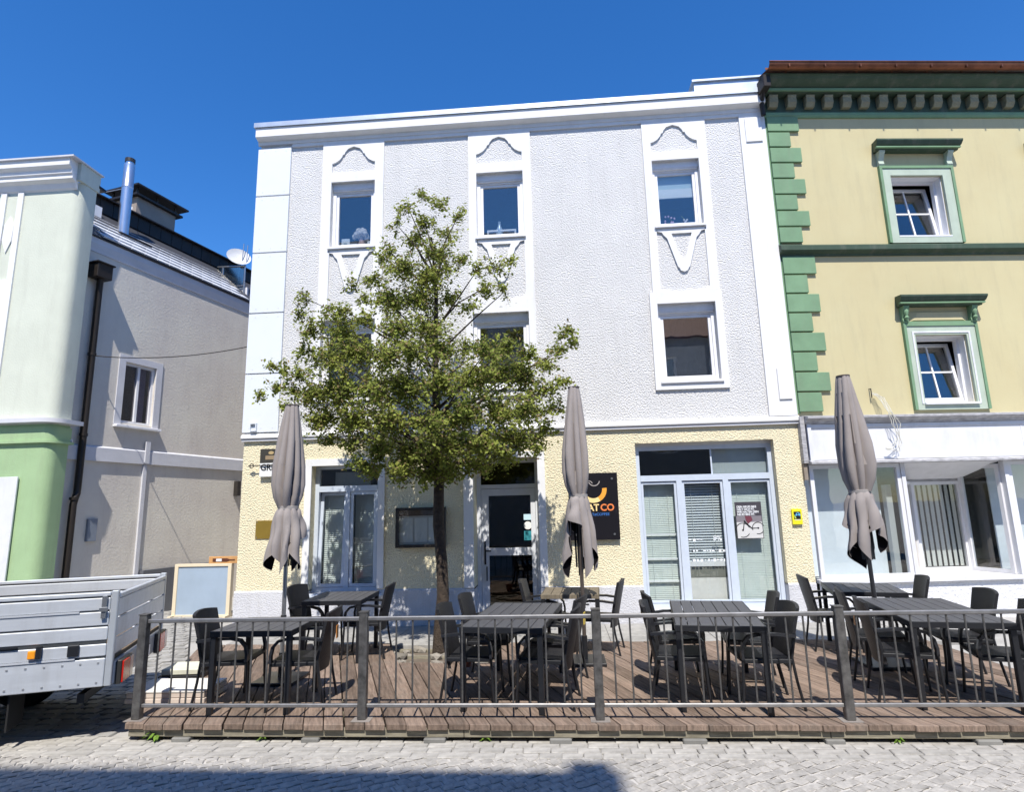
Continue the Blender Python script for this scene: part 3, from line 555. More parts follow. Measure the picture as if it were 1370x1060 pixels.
# quoins
qs = [9.0 - k*(9.0-6.50)/8 for k in range(9)]; qs2 = [6.26 - k*(6.26-3.46)/8 for k in range(9)]
for zz in (qs, qs2):
    for k in range(8):
        wd = .60 if k % 2 == 0 else .42
        B("quoin", GRN, GH, (.02, wd + random.uniform(-.008, .008), -.05, -.001, zz[k+1] + .028, zz[k]), bev=.006)
B("quoin_bed", GRN, GH, (UL - .015, .05, -.012, -.0005, 3.46, 9.0))
def gwindow(u0, upper):
    if upper: a, b, z0, z1 = 2.19+u0, 3.165+u0, 6.61, 7.815; oz0 = 6.50; ot = 8.0; hb, ht = 8.27, 8.43
    else: a, b, z0, z1 = 2.20+u0, 3.11+u0, 3.60, 4.795; oz0 = 3.48; ot = 5.0; hb, ht = 5.30, 5.46
    oa, ob = a - .195, b + .215
    W = B("window", GRNL, GH, (oa+.05, a, -.045, -.001, oz0, ot-.05), (b, ob-.05, -.045, -.001, oz0, ot-.05), (a+.0005, b-.0005, -.045, -.001, z1, ot-.05))
    B("window_sill_board", GRNL, W, (a+.0005, b-.0005, -.045, -.001, oz0, z0))
    B("outer_moulding", GRN, W, (oa, oa+.049, -.062, -.001, oz0, ot), (ob-.049, ob, -.062, -.001, oz0, ot), (oa+.0495, ob-.0495, -.062, -.001, ot-.049, ot))
    if not upper:
        B("inner_moulding", SHOPW, W, (a-.06, a-.03, -.056, -.0455, oz0+.1, z1+.06), (b+.03, b+.06, -.056, -.0455, oz0+.1, z1+.06), (a-.03, b+.03, -.056, -.0455, z1+.03, z1+.06))
    mb = MB(); mb.prism([(0, hb), (-.12, hb), (-.14, hb+.04), (-.20, hb+.07), (-.24, ht-.03), (-.24, ht), (0, ht+.04)], oa-.04, ob+.06, 'x')
    for v in mb.bm.verts:
        c = (oa+ob)/2; k = (v.co.y / -.24); v.co.x += (1 if v.co.x > c else -1) * .06 * k
    mb.build("hood", GRND, W)
    B("hood_fillet", GRN, W, (oa-.085, ob+.105, -.185, -.141, hb+.022, hb+.048))
    for u in (oa+.0, ob-.10):
        mb = MB(); mb.prism([(-.001, ot+.002), (-.05, ot+.002), (-.07, ot+.03), (-.055, ot+.09), (-.08, ot+.16), (-.13, hb-.03), (-.13, hb-.002), (-.001, hb-.002)], u, u+.10, 'x'); mb.build("bracket", GRNL if upper else GRN, W)
        if not upper:
            mb = MB(); mb.lathe([(.02, ot+.05), (.04, ot+.09), (.02, ot+.12), (.035, ot+.17), (.04, ot+.22), (.02, ot+.25)], 8, (u+.05, -.10)); mb.build("carved_mask", GRN, W, True)
    if not upper:
        mb = MB(); p = [(oa+.14, ot+.04), (ob-.14, ot+.04), (ob-.14, ot+.22), (oa+.14, ot+.22)]; q = [(oa+.22, ot+.06), (ob-.22, ot+.06), (ob-.30, ot+.20), (oa+.30, ot+.20)]
        A = [mb.bm.verts.new((x_, -.002, z_)) for x_, z_ in p]; Bv = [mb.bm.verts.new((x_, -.04, z_)) for x_, z_ in q]; mb.bm.faces.new(Bv)
        for k in range(4): mb.bm.faces.new((A[k], A[(k+1) % 4], Bv[(k+1) % 4], Bv[k]))
        mb.build("hood_panel", GRN_W, W)
        B("panel_ledge", GRN, W, (oa+.10, ob-.10, -.05, -.001, ot+.002, ot+.035))
    f = .055; y0 = .15
    B("frame", PVC, W, (a, a+f, y0, y0+.08, z0, z1), (b-f, b, y0, y0+.08, z0, z1), (a+f, b-f, y0, y0+.08, z0, z0+f), (a+f, b-f, y0, y0+.08, z1-f, z1))
    B("reveal_lining", PVC, W, (a+.0005, a+.012, .02, y0, z0, z1), (b-.012, b-.0005, .02, y0, z0, z1), (a+.0005, b-.0005, .02, y0, z1-.012, z1-.0005))
    B("sill", PVC, W, (a-.02, b+.02, -.09, y0-.001, z0-.035, z0-.001) if not upper else (a+.001, b-.001, -.05, y0-.001, z0+.0005, z0+.03), bev=.004)
    p, q, hh = a+f+.004, b-f-.004, z1-z0-2*f-.008; s = .052
    xm, zm = (p+q)/2, hh*.5
    SA = B("sash", PVC, W, (p, p+s, -.03, .03, 0, hh), (q-s, q, -.03, .03, 0, hh), (p+s, q-s, -.03, .03, 0, s), (p+s, q-s, -.03, .03, hh-s, hh), (xm-.014, xm+.014, -.015, .015, s, hh-s), (p+s, xm-.014, -.015, .015, zm-.014, zm+.014), (xm+.014, q-s, -.015, .015, zm-.014, zm+.014), loc=(0, y0+.05, z0+f+.004), rot=(-R(9), 0, 0))
    for c0, c1 in ((p+s, xm-.014), (xm+.014, q-s)):
        for d0, d1 in ((s, zm-.014), (zm+.014, hh-s)): B("pane", GL, SA, (c0, c1, -.003, .003, d0, d1))
    return W
for u0 in (0, 2.9):
    gwindow(u0, True); gwindow(u0, False)
CHIPM = mat("bare_plaster", (.50, .46, .38), .9)
# shop front
SF = B("shop_fascia", SHOPW, GH, (.12, UR, -.10, -.001, 2.66, 3.26), bev=.004)
B("fascia_frame", SHOPW, SF, (.07, .13, -.125, -.001, 2.62, 3.30), (.13, UR, -.118, -.101, 3.20, 3.255), (.13, UR, -.118, -.101, 2.665, 2.70), (3.72, 3.735, -.106, -.1005, 2.70, 3.2))
mb = MB(); mb.prism([(0, 3.262), (-.13, 3.262), (-.15, 3.30), (-.22, 3.35), (-.22, 3.38), (0, 3.42)], .05, UR, 'x'); mb.build("fascia_cornice", SHOPG, SF)
mb = MB(); mb.prism([(0, 2.60), (-.20, 2.60), (-.20, 2.63), (-.12, 2.659), (0, 2.659)], .04, UR, 'x'); mb.build("lower_moulding", SHOPG, SF)
B("corner_board", SHOPG, GH, (-.03, .045, -.10, -.001, 2.62, 3.40)); B("corner_board", mat("old_wood_edge", (.30, .25, .20), .9, var=.2), GH, (-.03, .03, -.06, -.001, 2.35, 2.618))
mb = MB(); mb.sheet(.03, UR, 0.0, .70, -.03); mb.build("dado_wall", mat("flaking_white_wall", (.74, .74, .76), .9, var=.05, vscale=2, bump=.8, bscale=26, bdist=.03, col2=(.66, .66, .68)), GH)
B("shop_sill", SHOPW, GH, (.03, 1.66, -.10, .05, .702, .765), (3.38, UR, -.10, .05, .702, .765), bev=.005); 
def shop_pane(p0, p1, z0, z1, nm="window", f=.065, inner=True):
    p0, p1 = Vector((*p0, 0)), Vector((*p1, 0)); d = (p1 - p0); L = d.length; rz = math.atan2(d.y, d.x)
    W = B(nm, SHOPW, GH, (0, f, -.035, .035, z0, z1), (L-f, L, -.035, .035, z0, z1), (f, L-f, -.035, .035, z0, z0+f), (f, L-f, -.035, .035, z1-f, z1), loc=tuple(p0), rot=(0, 0, rz)); 
    B("pane", GLS, W, (f-.005, L-f+.005, -.003, .003, z0+f-.005, z1-f+.005)); return W
W1 = shop_pane((.07, 0.0), (1.60, 0.0), .767, 2.595)
shop_pane((3.43, 0.0), (5.6, 0.0), .767, 2.595)
B("mullion_post", SHOPW, GH, (1.603, 1.67, -.05, .05, .767, 2.60)); B("mullion_post", SHOPW, GH, (3.36, 3.427, -.05, .05, .767, 2.60))
W2 = shop_pane((1.675, .04), (2.22, .70), .767, 2.30, f=.05); W3 = shop_pane((3.15, .70), (3.35, .04), .767, 2.55, f=.06)
W4 = shop_pane((2.24, .72), (3.14, .72), .767, 2.30, f=.06)
for k in range(8):
    B("vertical_blind_slat", plain("pale_blind_strip", (.55, .55, .52), .7), W4, (.075 + k*.098, .075 + k*.098 + .062, .05, .054, .84, 2.24))
B("blind_backing", plain("black_backing", (.02, .02, .022)), W4, (.05, .85, .20, .21, .8, 2.26))
mb = MB(); mb.quad((1.66, .02, 2.60), (3.37, .02, 2.60), (3.16, .74, 2.33), (2.20, .74, 2.33)); mb.build("niche_ceiling", SHOPW, GH)
B("niche_beam", SHOPG, GH, (2.20, 3.16, .70, .76, 2.302, 2.345))
mb = MB(); mb.prism([(1.66, -.09), (3.37, -.09), (3.37, .05), (3.17, .76), (2.20, .76), (1.66, .05)], .702, .762, 'z'); mb.build("niche_shelf", SHOPW, GH)
B("display_board", plain("white_display_board", (.72, .76, .80), .8), GH, (.12, 1.40, .30, .32, .78, 2.58)); B("display_post", plain("display_grey", (.42, .44, .45)), GH, (1.43, 1.53, .16, .26, .78, 2.25)); B("display_floor", plain("display_floor_white", (.6, .6, .6)), GH, (.10, 1.6, .05, .9, .70, .764)); B("display_board", plain("white_display_board", (.72, .76, .80), .8), GH, (3.5, 5.6, .5, .52, .78, 2.58))
# loose cables hanging from the wall above the fascia
LC = thing("loose_cable", "tangle of loose white cables hanging over the shop fascia", "cable", (4.072 + 1.28*math.cos(TH), YF + 1.28*math.sin(TH), 3.0), TH)
for k in range(4):
    rr = random.Random(k); pts = [(0 + .02*k, -.05, .78), (.06 + .03*k, -.12, .70), (.12 + .02*k, -.24, .42), (.14 + .05*k, -.24, .22), (.22 + .06*rr.random(), -.22, .0 - .05*k), (.08 + .05*k, -.21, -.13 - .03*k), (.0 - .03*k, -.2, -.19)]
    sm = []
    for i in range(len(pts)-1):
        for t in (0, .33, .66): sm.append(Vector(pts[i]).lerp(Vector(pts[i+1]), t) + Vector((rr.uniform(-.012, .012), 0, rr.uniform(-.012, .012))))
    mb = MB(); mb.tube(sm, .006, 5); mb.build("strand", plain("cable_ivory", (.62, .60, .52)), LC)
mb = MB(); mb.tube([(0, 0, .86), (0, -.05, .86), (0, -.05, .70)], .009, 6); mb.build("conduit_stub", IRON, LC)

# ================================================================ GREY ALLEY HOUSE (side wall, mansard roof)
AA = math.atan2(.9708, .2399)
AH = thing("grey_house", "grey rendered side of a house along the alley with shingled roof", "house", (-8.606, 10.112, 0), AA)
wo = (.80, 1.50, 3.83, 5.04)
MB().sheet(-.25, 10, 0.0, 7.05, 0.0, [(*wo, .16)]).build("wall", GREYW, AH)
mb = MB(); mb.quad((-.25, 0, 0), (-.25, 0, 7.3), (-.25, 6, 7.3), (-.25, 6, 0)); mb.quad((10, 0, 0), (10, 6, 0), (10, 6, 7.3), (10, 0, 7.3)); mb.build("end_wall", GREYW, AH, keepn=True)
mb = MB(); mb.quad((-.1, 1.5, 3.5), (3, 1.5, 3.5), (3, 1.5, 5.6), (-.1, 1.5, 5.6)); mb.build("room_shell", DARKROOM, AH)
mb = MB(); mb.prism([(-.001, 3.05), (-.05, 3.05), (-.05, 3.30), (-.001, 3.335)], -.25, 10, 'x'); mb.build("ledge_band", LGREY, AH)
mb = MB(); mb.prism([(-.001, 6.99), (-.02, 7.0), (-.025, 7.06), (-.04, 7.12), (-.05, 7.16), (-.05, 7.27), (-.001, 7.27)], -.25, 10, 'x'); mb.build("eaves_cornice", LGREY, AH)
B("eaves_flashing", BROWNM, AH, (-.27, 10, -.075, .05, 7.272, 7.30))
a, b, z0, z1 = wo
W = B("window", LGREY, AH, (a-.14, a, -.02, -.001, z0-.05, z1+.13), (b, b+.14, -.02, -.001, z0-.05, z1+.13), (a+.0005, b-.0005, -.02, -.001, z1, z1+.13))
f = .05; B("frame", PVC, W, (a, a+f, .05, .11, z0, z1), (b-f, b, .05, .11, z0, z1), (a+f, b-f, .05, .11, z0, z0+f), (a+f, b-f, .05, .11, z1-f, z1), ((a+b)/2-.025, (a+b)/2+.025, .045, .11, z0+f, z1-f))
B("pane", glass("dark_glass", .03, (.75, .75, .8)), W, (a+f, (a+b)/2-.025, .08, .086, z0+f, z1-f)); B("pane", glass("dark_glass"), W, ((a+b)/2+.025, b-f, .08, .086, z0+f, z1-f))
B("sill", PVC, W, (a-.14, b+.16, -.10, .049, z0-.10, z0-.052), bev=.006); B("curtain", plain("violet_curtain", (.25, .22, .30)), W, (b-.22, b-.06, .20, .21, z0, z1))
# downpipe with hopper head
B("hopper", BROWNM, AH, (-.14, .16, -.26, -.02, 6.45, 6.72), (-.17, .19, -.29, -.003, 6.721, 6.75), bev=.006)
mb = MB(); mb.tube([(.02, -.14, 6.46), (.03, -.12, 6.36), (.05, -.09, 6.2), (.05, -.09, 2.55), (.04, -.10, 2.45), (.0, -.12, 2.36), (-.02, -.12, 2.25), (-.02, -.12, .1)], .058, 12); PI = mb.build("downpipe", BROWNM, AH, True)
for z_ in (5.0, 3.5, 2.36): mb = MB(); mb.tube([(.05 if z_ > 2.4 else -.02, -.09 if z_ > 2.4 else -.12, z_-.025), (.05 if z_ > 2.4 else -.02, -.09 if z_ > 2.4 else -.12, z_+.025)], .07, 12); mb.build("pipe_clip", BROWNM, PI)
B("meter_box", plain("grey_meter_box", (.20, .23, .28), .4), AH, (.34, .52, -.05, -.001, 1.60, 2.0), bev=.004)
B("cable_duct", LGREY, AH, (1.37, 1.45, -.04, -.001, 0, 3.04), (1.36, 1.46, -.075, -.051, 3.06, 3.5)); B("wall_lamp", IRON, AH, (3.84, 3.96, -.12, -.001, 2.45, 2.8), bev=.01)
B("base_board", plain("slate_board", (.12, .125, .14), .6), AH, (1.5, 3.2, -.12, -.02, .12, .98))
# slate/shingle slope
sl = math.hypot(1.25, 1.1); pt = math.atan2(1.1, 1.25); cs, sn = math.cos(pt), math.sin(pt)
mb = MB(); mb.quad((-.25, -.06, 7.302), (10, -.06, 7.302), (10, 1.10, 8.40), (-.25, 1.10, 8.40)); mb.build("roof_deck", plain("dark_underlay", (.05, .05, .055)), AH)
sm_ = MB().box(0, .286, 0, .27, 0, .03).build("shingle", SHING, AH); first = True
for rw in range(7):
    for k in range(13):
        u = .05 + k*.30 + (.15 if rw % 2 else 0); t = .02 + rw*.222
        if u > 3.75: continue
        loc = (u, -.06 + t*cs - .012*sn, 7.302 + t*sn + .012*cs + .006); rot = (pt - R(7.0), 0, random.uniform(-.008, .008))
        if first: sm_.location = loc; sm_.rotation_euler = rot; first = False
        else: link("shingle", sm_.data, AH, loc, rot)
B("roof_edge_post", SHOPW, AH, (.46, .62, .85, 1.05, 7.9, 8.40))
for k in range(16): B("band_panel", BROWNM, AH, (.42 + k*.30, .42 + k*.30 + .29, 1.06, 1.12, 8.40, 8.72), bev=.003)
B("band_coping", BROWNM, AH, (.38, 5.3, .98, 1.3, 8.721, 8.75)); B("flat_roof", BROWNM, AH, (.38, 10, 1.3, 6, 8.66, 8.72))
CHM = B("chimney", mat("chimney_render", (.34, .28, .23), .9, var=.1, bump=.3, bscale=30), AH, (1.88, 2.95, 1.5, 2.3, 8.0, 9.44)); B("chimney_cap", BROWNM, CHM, (1.78, 3.08, 1.40, 2.40, 9.441, 9.49), (1.75, 3.20, 1.35, 2.45, 9.66, 9.70)); B("cap_leg", IRON, CHM, (1.86, 1.90, 1.5, 1.54, 9.49, 9.66), (2.92, 2.96, 1.5, 1.54, 9.49, 9.66), (1.86, 1.90, 2.26, 2.3, 9.49, 9.66), (2.4, 2.44, 1.5, 1.54, 9.49, 9.66)); B("soot_door", PVC, CHM, (1.876, 1.8795, 1.62, 1.76, 8.95, 9.2))
mb = MB(); mb.lathe([(.105, 7.6), (.105, 8.95), (.112, 8.955), (.112, 8.99), (.105, 9.0), (.105, 9.50), (.085, 9.52), (.085, 9.56)], 18, (.93, .6)); VP = mb.build("flue_pipe", mat("stainless_flue", (.62, .64, .68), .28, var=.05, metal=.9), AH, True)
mb = MB(); mb.lathe([(.02, 9.56), (.10, 9.561), (.10, 9.62), (.10, 9.64), (.02, 9.66)], 14, (.93, .6)); mb.build("flue_cap", IRON, VP); B("flue_collar", BROWNM, VP, (.76, 1.5, .44, .78, 7.80, 7.86)); mb = MB(); mb.tube([(.93, .6, 8.97), (1.9, 1.55, 8.72)], .008, 5); mb.tube([(.93, .6, 8.97), (.60, 1.1, 8.74)], .008, 5); mb.build("stay_wire", ALUPOLE, VP)
# roof terrace behind the slope: glass balustrade and satellite dish
RT = thing("terrace_balustrade", "steel and glass balustrade on the grey house's roof terrace", "balustrade", (-8.53, 14.2, 7.83))
for k in range(3): mb = MB(); mb.tube([(-.6 + k*.6, 0, -.3), (-.6 + k*.6, 0, .58)], .02, 8); mb.build("post", ALUPOLE, RT)
mb = MB(); mb.tube([(-.62, 0, .58), (.62, 0, .58)], .02, 8); mb.tube([(-.62, 0, .03), (.62, 0, .03)], .015, 8); mb.build("rail", ALUPOLE, RT)
for k in range(2): B("glass_panel", glass("frosted_panel", .25, (.55, .62, .62), .15), RT, (-.57 + k*.6, -.03 + k*.6, -.006, .006, .06, .54))
B("terrace_wall", SHOPW, RT, (-.3, .66, .05, .12, -.45, .0))
DI = thing("satellite_dish", "grey satellite dish above the roof terrace balustrade", "satellite dish", (-8.15, 14.25, 8.0))
mb = MB(); prof = [(.001, 0), (.12, .012), (.22, .04), (.30, .085), (.30, .095), (.22, .05), (.12, .022), (.001, .012)]; mb.lathe(prof, 20); mb.build("dish", plain("dish_grey", (.55, .55, .55), .5), DI, True, (0, -.02, .62), (R(62), 0, R(38)))
mb = MB(); mb.tube([(0, 0, -.3), (0, .03, .6)], .025, 8); mb.tube([(.1, .0, .5), (.12, 0, 1.05)], .012, 6); mb.tube([(.22, .0, .5), (.23, 0, 1.0)], .012, 6); mb.build("mast", ALUPOLE, DI)
WI = thing("overhead_wire", "thin dark wire strung across the alley from the downpipe", "wire", (-8.53, 10.16, 4.98)); p0, p1 = Vector((0, 0, 0)), Vector((2.92, .30, .14)); pts = [p0.lerp(p1, t/12) - Vector((0, 0, .12 * (1 - (2*t/12 - 1)**2))) for t in range(13)]
mb = MB(); mb.tube(pts, .010, 6); mb.build("strand", IRON, WI); mb = MB(); mb.tube([(.0+.045*math.cos(t*.524), 0, .045*math.sin(t*.524)) for t in range(13)], .010, 6, False); mb.build("eye_bolt", IRON, WI)

# ================================================================ PALE GREEN CORNER HOUSE
PH = thing("mint_house", "pale mint corner house with white ornament and fresh green base", "house", (-8.46, 9.4, 0))
def plan(r=.16, off=0.0):
    return [(-9, -off), (-r, -off)] + [(-r + (r+off)*math.sin(R(t)), r - (r+off)*math.cos(R(t))) for t in (15, 30, 45, 60, 75, 90)] + [(off, .38 + off), (-9, .38 + off)]
MB().prism(plan(), 3.60, 8.06, 'z').build("upper_wall", PALE, PH, True); MB().prism(plan(), 0, 3.598, 'z').build("base_wall", MINT, PH, True)
MB().prism(plan(.16, .055), 3.28, 3.32, 'z').build("base_moulding", MINT, PH, True); MB().prism(plan(.16, .02), 3.321, 3.56, 'z').build("base_frieze", MINT, PH, True)
MB().prism(plan(.16, .13), 3.62, 3.69, 'z').build("ledge", LGREY, PH, True)
mb = MB(); mb.prism([(.0, 7.90), (-.03, 7.93), (-.06, 8.02), (-.14, 8.06), (-.14, 8.13), (-.17, 8.15), (-.17, 8.22), (-.24, 8.27), (-.24, 8.40), (.0, 8.40)], -9, -.05, 'x'); mb.build("cornice", SMOOTH, PH)
B("cornice_return", PALE, PH, (-.049, .02, -.05, .42, 8.062, 8.40)); B("roof_flashing", LGREY, PH, (-9, .05, -.28, .46, 8.402, 8.43)); B("roof_slab", BROWNM, PH, (-9, .03, .40, .56, 8.15, 8.20))
for u in (-1.17, -1.50, -2.2): B("ornament_strip", SMOOTH, PH, (u, u+.11, -.03, -.001, 6.23, 7.9))
mb = MB(); mb.prism([(-1.27, 7.45), (-1.18, 7.28), (-1.19, 6.98), (-1.28, 6.74), (-1.375, 6.98), (-1.365, 7.28)], -.022, -.001); mb.build("ornament_lozenge", SMOOTH, PH)
B("white_field", SMOOTH, PH, (-9, -1.06, -.03, -.001, 3.72, 6.228)); B("white_board", SHOPW, PH, (-9, -.46, -.05, -.022, .3, 2.72), bev=.004)
mb = MB(); mb.tube([(-.03, .39, 3.35), (.03, .42, 3.35)], .03, 8); mb.build("pipe_stub", SHOPW, PH); mb = MB(); mb.box(-9, -1.7, .381, 2.2, 0, 8.1); mb.build("rear_body", PALE, PH)

# ================================================================ HOUSE ACROSS THE STREET (behind the photographer; it throws the shade on the roadway)
XH = thing("opposite_house", "tall plain house on the opposite side of the street", "house", (0.72, -4.6, 0))
xo = []
for k in range(5):
    for z_ in (1.0, 4.6, 7.6, 10.4): xo.append((-13.6 + k*2.9, -12.4 + k*2.9, z_, z_ + 1.8, -.2))
mb = MB(); mb.sheet(-15, .38, 0, 14.0, 0, xo); mb.build("street_wall", mat("grey_render", (.36, .36, .37), .85, bump=.2, bscale=30), XH)
mb = MB(); mb.quad((.38, 0, 0), (.38, -9, 0), (.38, -9, 14), (.38, 0, 14)); mb.quad((-15, 0, 0), (-15, -9, 0), (-15, -9, 14), (-15, 0, 14)); mb.quad((-15, -9, 0), (.38, -9, 0), (.38, -9, 14), (-15, -9, 14)); mb.build("side_wall", MATS["grey_render"], XH)
for o in xo:
    Wd = B("window", PVC, XH, (o[0], o[0]+.08, -.16, -.08, o[2], o[3]), (o[1]-.08, o[1], -.16, -.08, o[2], o[3]), (o[0]+.08, o[1]-.08, -.16, -.08, o[2], o[2]+.08), (o[0]+.08, o[1]-.08, -.16, -.08, o[3]-.08, o[3])); B("pane", GL, Wd, (o[0]+.08, o[1]-.08, -.13, -.124, o[2]+.08, o[3]-.08))
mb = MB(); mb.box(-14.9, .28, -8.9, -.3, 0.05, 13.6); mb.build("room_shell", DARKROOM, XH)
B("eaves", SHOPW, XH, (-15.2, .40, -9.2, .50, 14.0, 14.18)); 
mb = MB(); mb.prism([(.45, 14.18), (-9.2, 14.18), (-4.4, 16.0)], -15.2, .36, 'x'); mb.build("roof", MATS["roof_tile_red"], XH)
B("gable_pier", MATS["grey_render"], XH, (.02, .36, -.4, .3, 14.19, 14.75))

# ================================================================ WOODEN TERRACE
DZ = .17
DK = thing("wooden_terrace", "weathered brown plank terrace laid before the houses", "terrace", (0, 5.6, 0))
TN = math.tan(R(21))
def clip(poly, a, b, c):   # keep a*x+b*y<=c
    out = []
    for i in range(len(poly)):
        p, q = poly[i], poly[(i+1) % len(poly)]; dp, dq = a*p[0]+b*p[1]-c, a*q[0]+b*q[1]-c
        if dp <= 0: out.append(p)
        if dp*dq < 0: t = dp/(dp-dq); out.append((p[0]+(q[0]-p[0])*t, p[1]+(q[1]-p[1])*t))
    return out
step = .186; x = -4.0
while x < 6.3:
    w_ = step - .010; fj = random.uniform(-.012, .010); bj = random.uniform(-.03, .02)
    yb = 3.22 + bj
    xm = x - 2.6*TN
    if -2.25 < xm < -1.0: yb = 2.12 + random.uniform(-.05, .08)
    poly = [(x, fj), (x + w_, fj), (x + w_ - TN*yb, yb), (x - TN*yb, yb)]
    poly = clip(poly, 1, .062, 4.98)
    if len(poly) >= 3:
        dz = random.uniform(-.003, .003); mb = MB().prism(poly, DZ - .05 + dz, DZ + dz, 'z')
        # grain runs along the plank: keep the mesh in plank axes so the material follows it
        A_ = Matrix.Rotation(-R(21), 4, 'Z')
        for v in mb.bm.verts: v.co = A_ @ v.co
        ed = [e for e in mb.bm.edges]; bmesh.ops.bevel(mb.bm, geom=ed, offset=.004, segments=1, affect='EDGES', clamp_overlap=True)
        mb.build("plank", DECK, DK, rot=(0, 0, R(21)))
    x += step
B("front_beam", BEAM, DK, (-3.98, -.9, .03, .10, .055, .116), (-.895, 2.2, .03, .10, .055, .116), (2.205, 4.95, .03, .10, .055, .116), bev=.004)
for k in range(8): B("joist", BEAM, DK, (-3.9 - k*.16 if k else -3.9, 4.85 - k*.03, .45 + k*.37, .52 + k*.37, .05, .116))
for xx in (-3.55, -2.35, -1.25, -.15, .98, 2.15, 3.35): B("support_block", mat("stone_block", (.22, .215, .20), .9, var=.2), DK, (xx, xx + random.uniform(.14, .2), .0, .13, -.005, .054), bev=.008)
# steel railing along the street edge
FN = thing("railing", "weathered steel railing with thin bars along the terrace edge", "railing", (0, 5.72, DZ))
POSTS = [-3.97, -1.836, .297, 2.410, 4.52]
for xx in POSTS:
    p = B("post", GALV, FN, (xx-.038, xx+.038, -.038, .038, .006, .925), bev=.006); B("foot_plate", mat("rusty_plate", (.36, .32, .29), .6, var=.2, metal=.3), p, (xx-.085, xx+.085, -.07, .07, 0, .0055)); B("post_cap", GALV, p, (xx-.042, xx+.042, -.042, .042, .9255, .935))
bar = MB(); bar.tube([(0, 0, .135), (0, 0, .852)], .0085, 8); bar = bar.build("bar", GALV, FN, True); bf = True
for a, b in zip(POSTS[:-1], POSTS[1:]):
    B("top_rail", mat("worn_rail", (.36, .35, .34), .35, var=.15, vscale=10, metal=.7), FN, (a+.039, b-.039, -.019, .019, .850, .886), bev=.006); B("bottom_rail", MATS["worn_rail"], FN, (a+.039, b-.039, -.016, .016, .104, .136), bev=.005)
    n = 13
    for k in range(n):
        xx = a + (b-a)*(k+1)/(n+1)
        if bf: bar.location = (xx, 0, 0); bf = False
        else: link("bar", bar.data, FN, (xx, 0, 0))

# ================================================================ TABLES AND CHAIRS
def table(w_, l_, cx, cy, rz, lab, top=SLAT, n=7):
    T = thing("cafe_table", lab, "table", (cx, cy, DZ), rz, "slatted cafe tables on the terrace"); h = .75; fr = .045
    sw = (w_ - .012) / n
    for k in range(n):
        x_ = -w_/2 + .006 + k*sw
        B("slat", top, T, (x_ + .0035, x_ + sw - .0035, -l_/2 + .03, l_/2 - .03, h-.02, h), bev=.003)
    B("frame", LEGM if top is SLAT else SLATB, T, (-w_/2, w_/2, -l_/2, -l_/2+.028, h-.055, h-.001), (-w_/2, w_/2, l_/2-.028, l_/2, h-.055, h-.001), (-w_/2, -w_/2+.005, -l_/2+.028, l_/2-.028, h-.055, h-.001), (w_/2-.005, w_/2, -l_/2+.028, l_/2-.028, h-.055, h-.001), (-w_/2+.005, w_/2-.005, -.02, .02, h-.05, h-.021), bev=.002)
    for sx in (-1, 1):
        for sy in (-1, 1):
            xx, yy = sx*(w_/2-.03), sy*(l_/2-.03); B("leg", LEGM, T, (xx-.025, xx+.025, yy-.025, yy+.025, 0, h-.056), bev=.003)
    return T
def make_chair():
    C = thing("wicker_chair", "black wicker armchair", "chair")
    # back: curved woven shell, seat faces +x
    mb = MB(); cols, rows = 10, 8; G0, G1 = [], []
    for i in range(rows+1):
        t = i/rows; z = .33 + t*.55; xb = -.215 - .115*t**1.2; hw = .215 + .035*t; r0, r1 = [], []
        for j in range(cols+1):
            s = j/cols*2-1; xx = xb - .045*(1-s*s) + .0; zz = z + (.022*(1-s*s) if i == rows else 0)
            r0.append(mb.bm.verts.new((xx, s*hw, zz))); r1.append(mb.bm.verts.new((xx+.03, s*hw, zz)))
        G0.append(r0); G1.append(r1)
    for i in range(rows):
        for j in range(cols):
            mb.bm.faces.new((G0[i][j], G0[i+1][j], G0[i+1][j+1], G0[i][j+1])); mb.bm.faces.new((G1[i][j], G1[i][j+1], G1[i+1][j+1], G1[i+1][j]))
    for i in range(rows): mb.bm.faces.new((G0[i][0], G1[i][0], G1[i+1][0], G0[i+1][0])); mb.bm.faces.new((G0[i][cols], G0[i+1][cols], G1[i+1][cols], G1[i][cols]))
    for j in range(cols): mb.bm.faces.new((G0[0][j], G0[0][j+1], G1[0][j+1], G1[0][j])); mb.bm.faces.new((G0[rows][j], G1[rows][j], G1[rows][j+1], G0[rows][j+1]))
    mb.build("backrest", WICK, C, True)
    mb = MB(); mb.prism([(-.21, .40), (.20, .405), (.235, .42), (.235, .44), (.20, .455), (0, .445), (-.21, .44)], -.225, .225)
    for v in mb.bm.verts: pass
    mb.build("seat", WICK, C)
    B("seat_rail", LEGM, C, (-.22, .22, -.245, -.226, .40, .435), bev=.003); B("seat_rail", LEGM, C, (-.22, .22, .226, .245, .40, .435), bev=.003)
    for s in (-1, 1):
        y = s*.25
        mb = MB(); mb.tube([(.245, y, 0), (.225, y, .22), (.215, y, .44)], .013, 8); mb.build("leg", LEGM, C, True)
        mb = MB(); mb.tube([(-.30, y*.93, 0), (-.25, y*.93, .25), (-.225, y*.93, .45), (-.27, y*.93, .66)], .013, 8); mb.build("leg", LEGM, C, True)
        pts = [(-.265, y*.98, .635), (-.10, y, .655), (.06, y, .655), (.15, y, .635), (.20, y, .58), (.217, y, .50), (.215, y, .44)]
        mb = MB()
        for i in range(len(pts)-1):
            p, q = Vector(pts[i]), Vector(pts[i+1]); d = (q-p); L = d.length; M = Matrix.Translation(p) @ d.to_track_quat('X', 'Z').to_matrix().to_4x4()
            mb.box(-.004, L+.004, -.026, .026, -.012, .012, M)
        mb.build("armrest", plain("arm_resin", (.02, .021, .025), .28, spec=.6), C)
    return C
proto = [make_chair(), False]
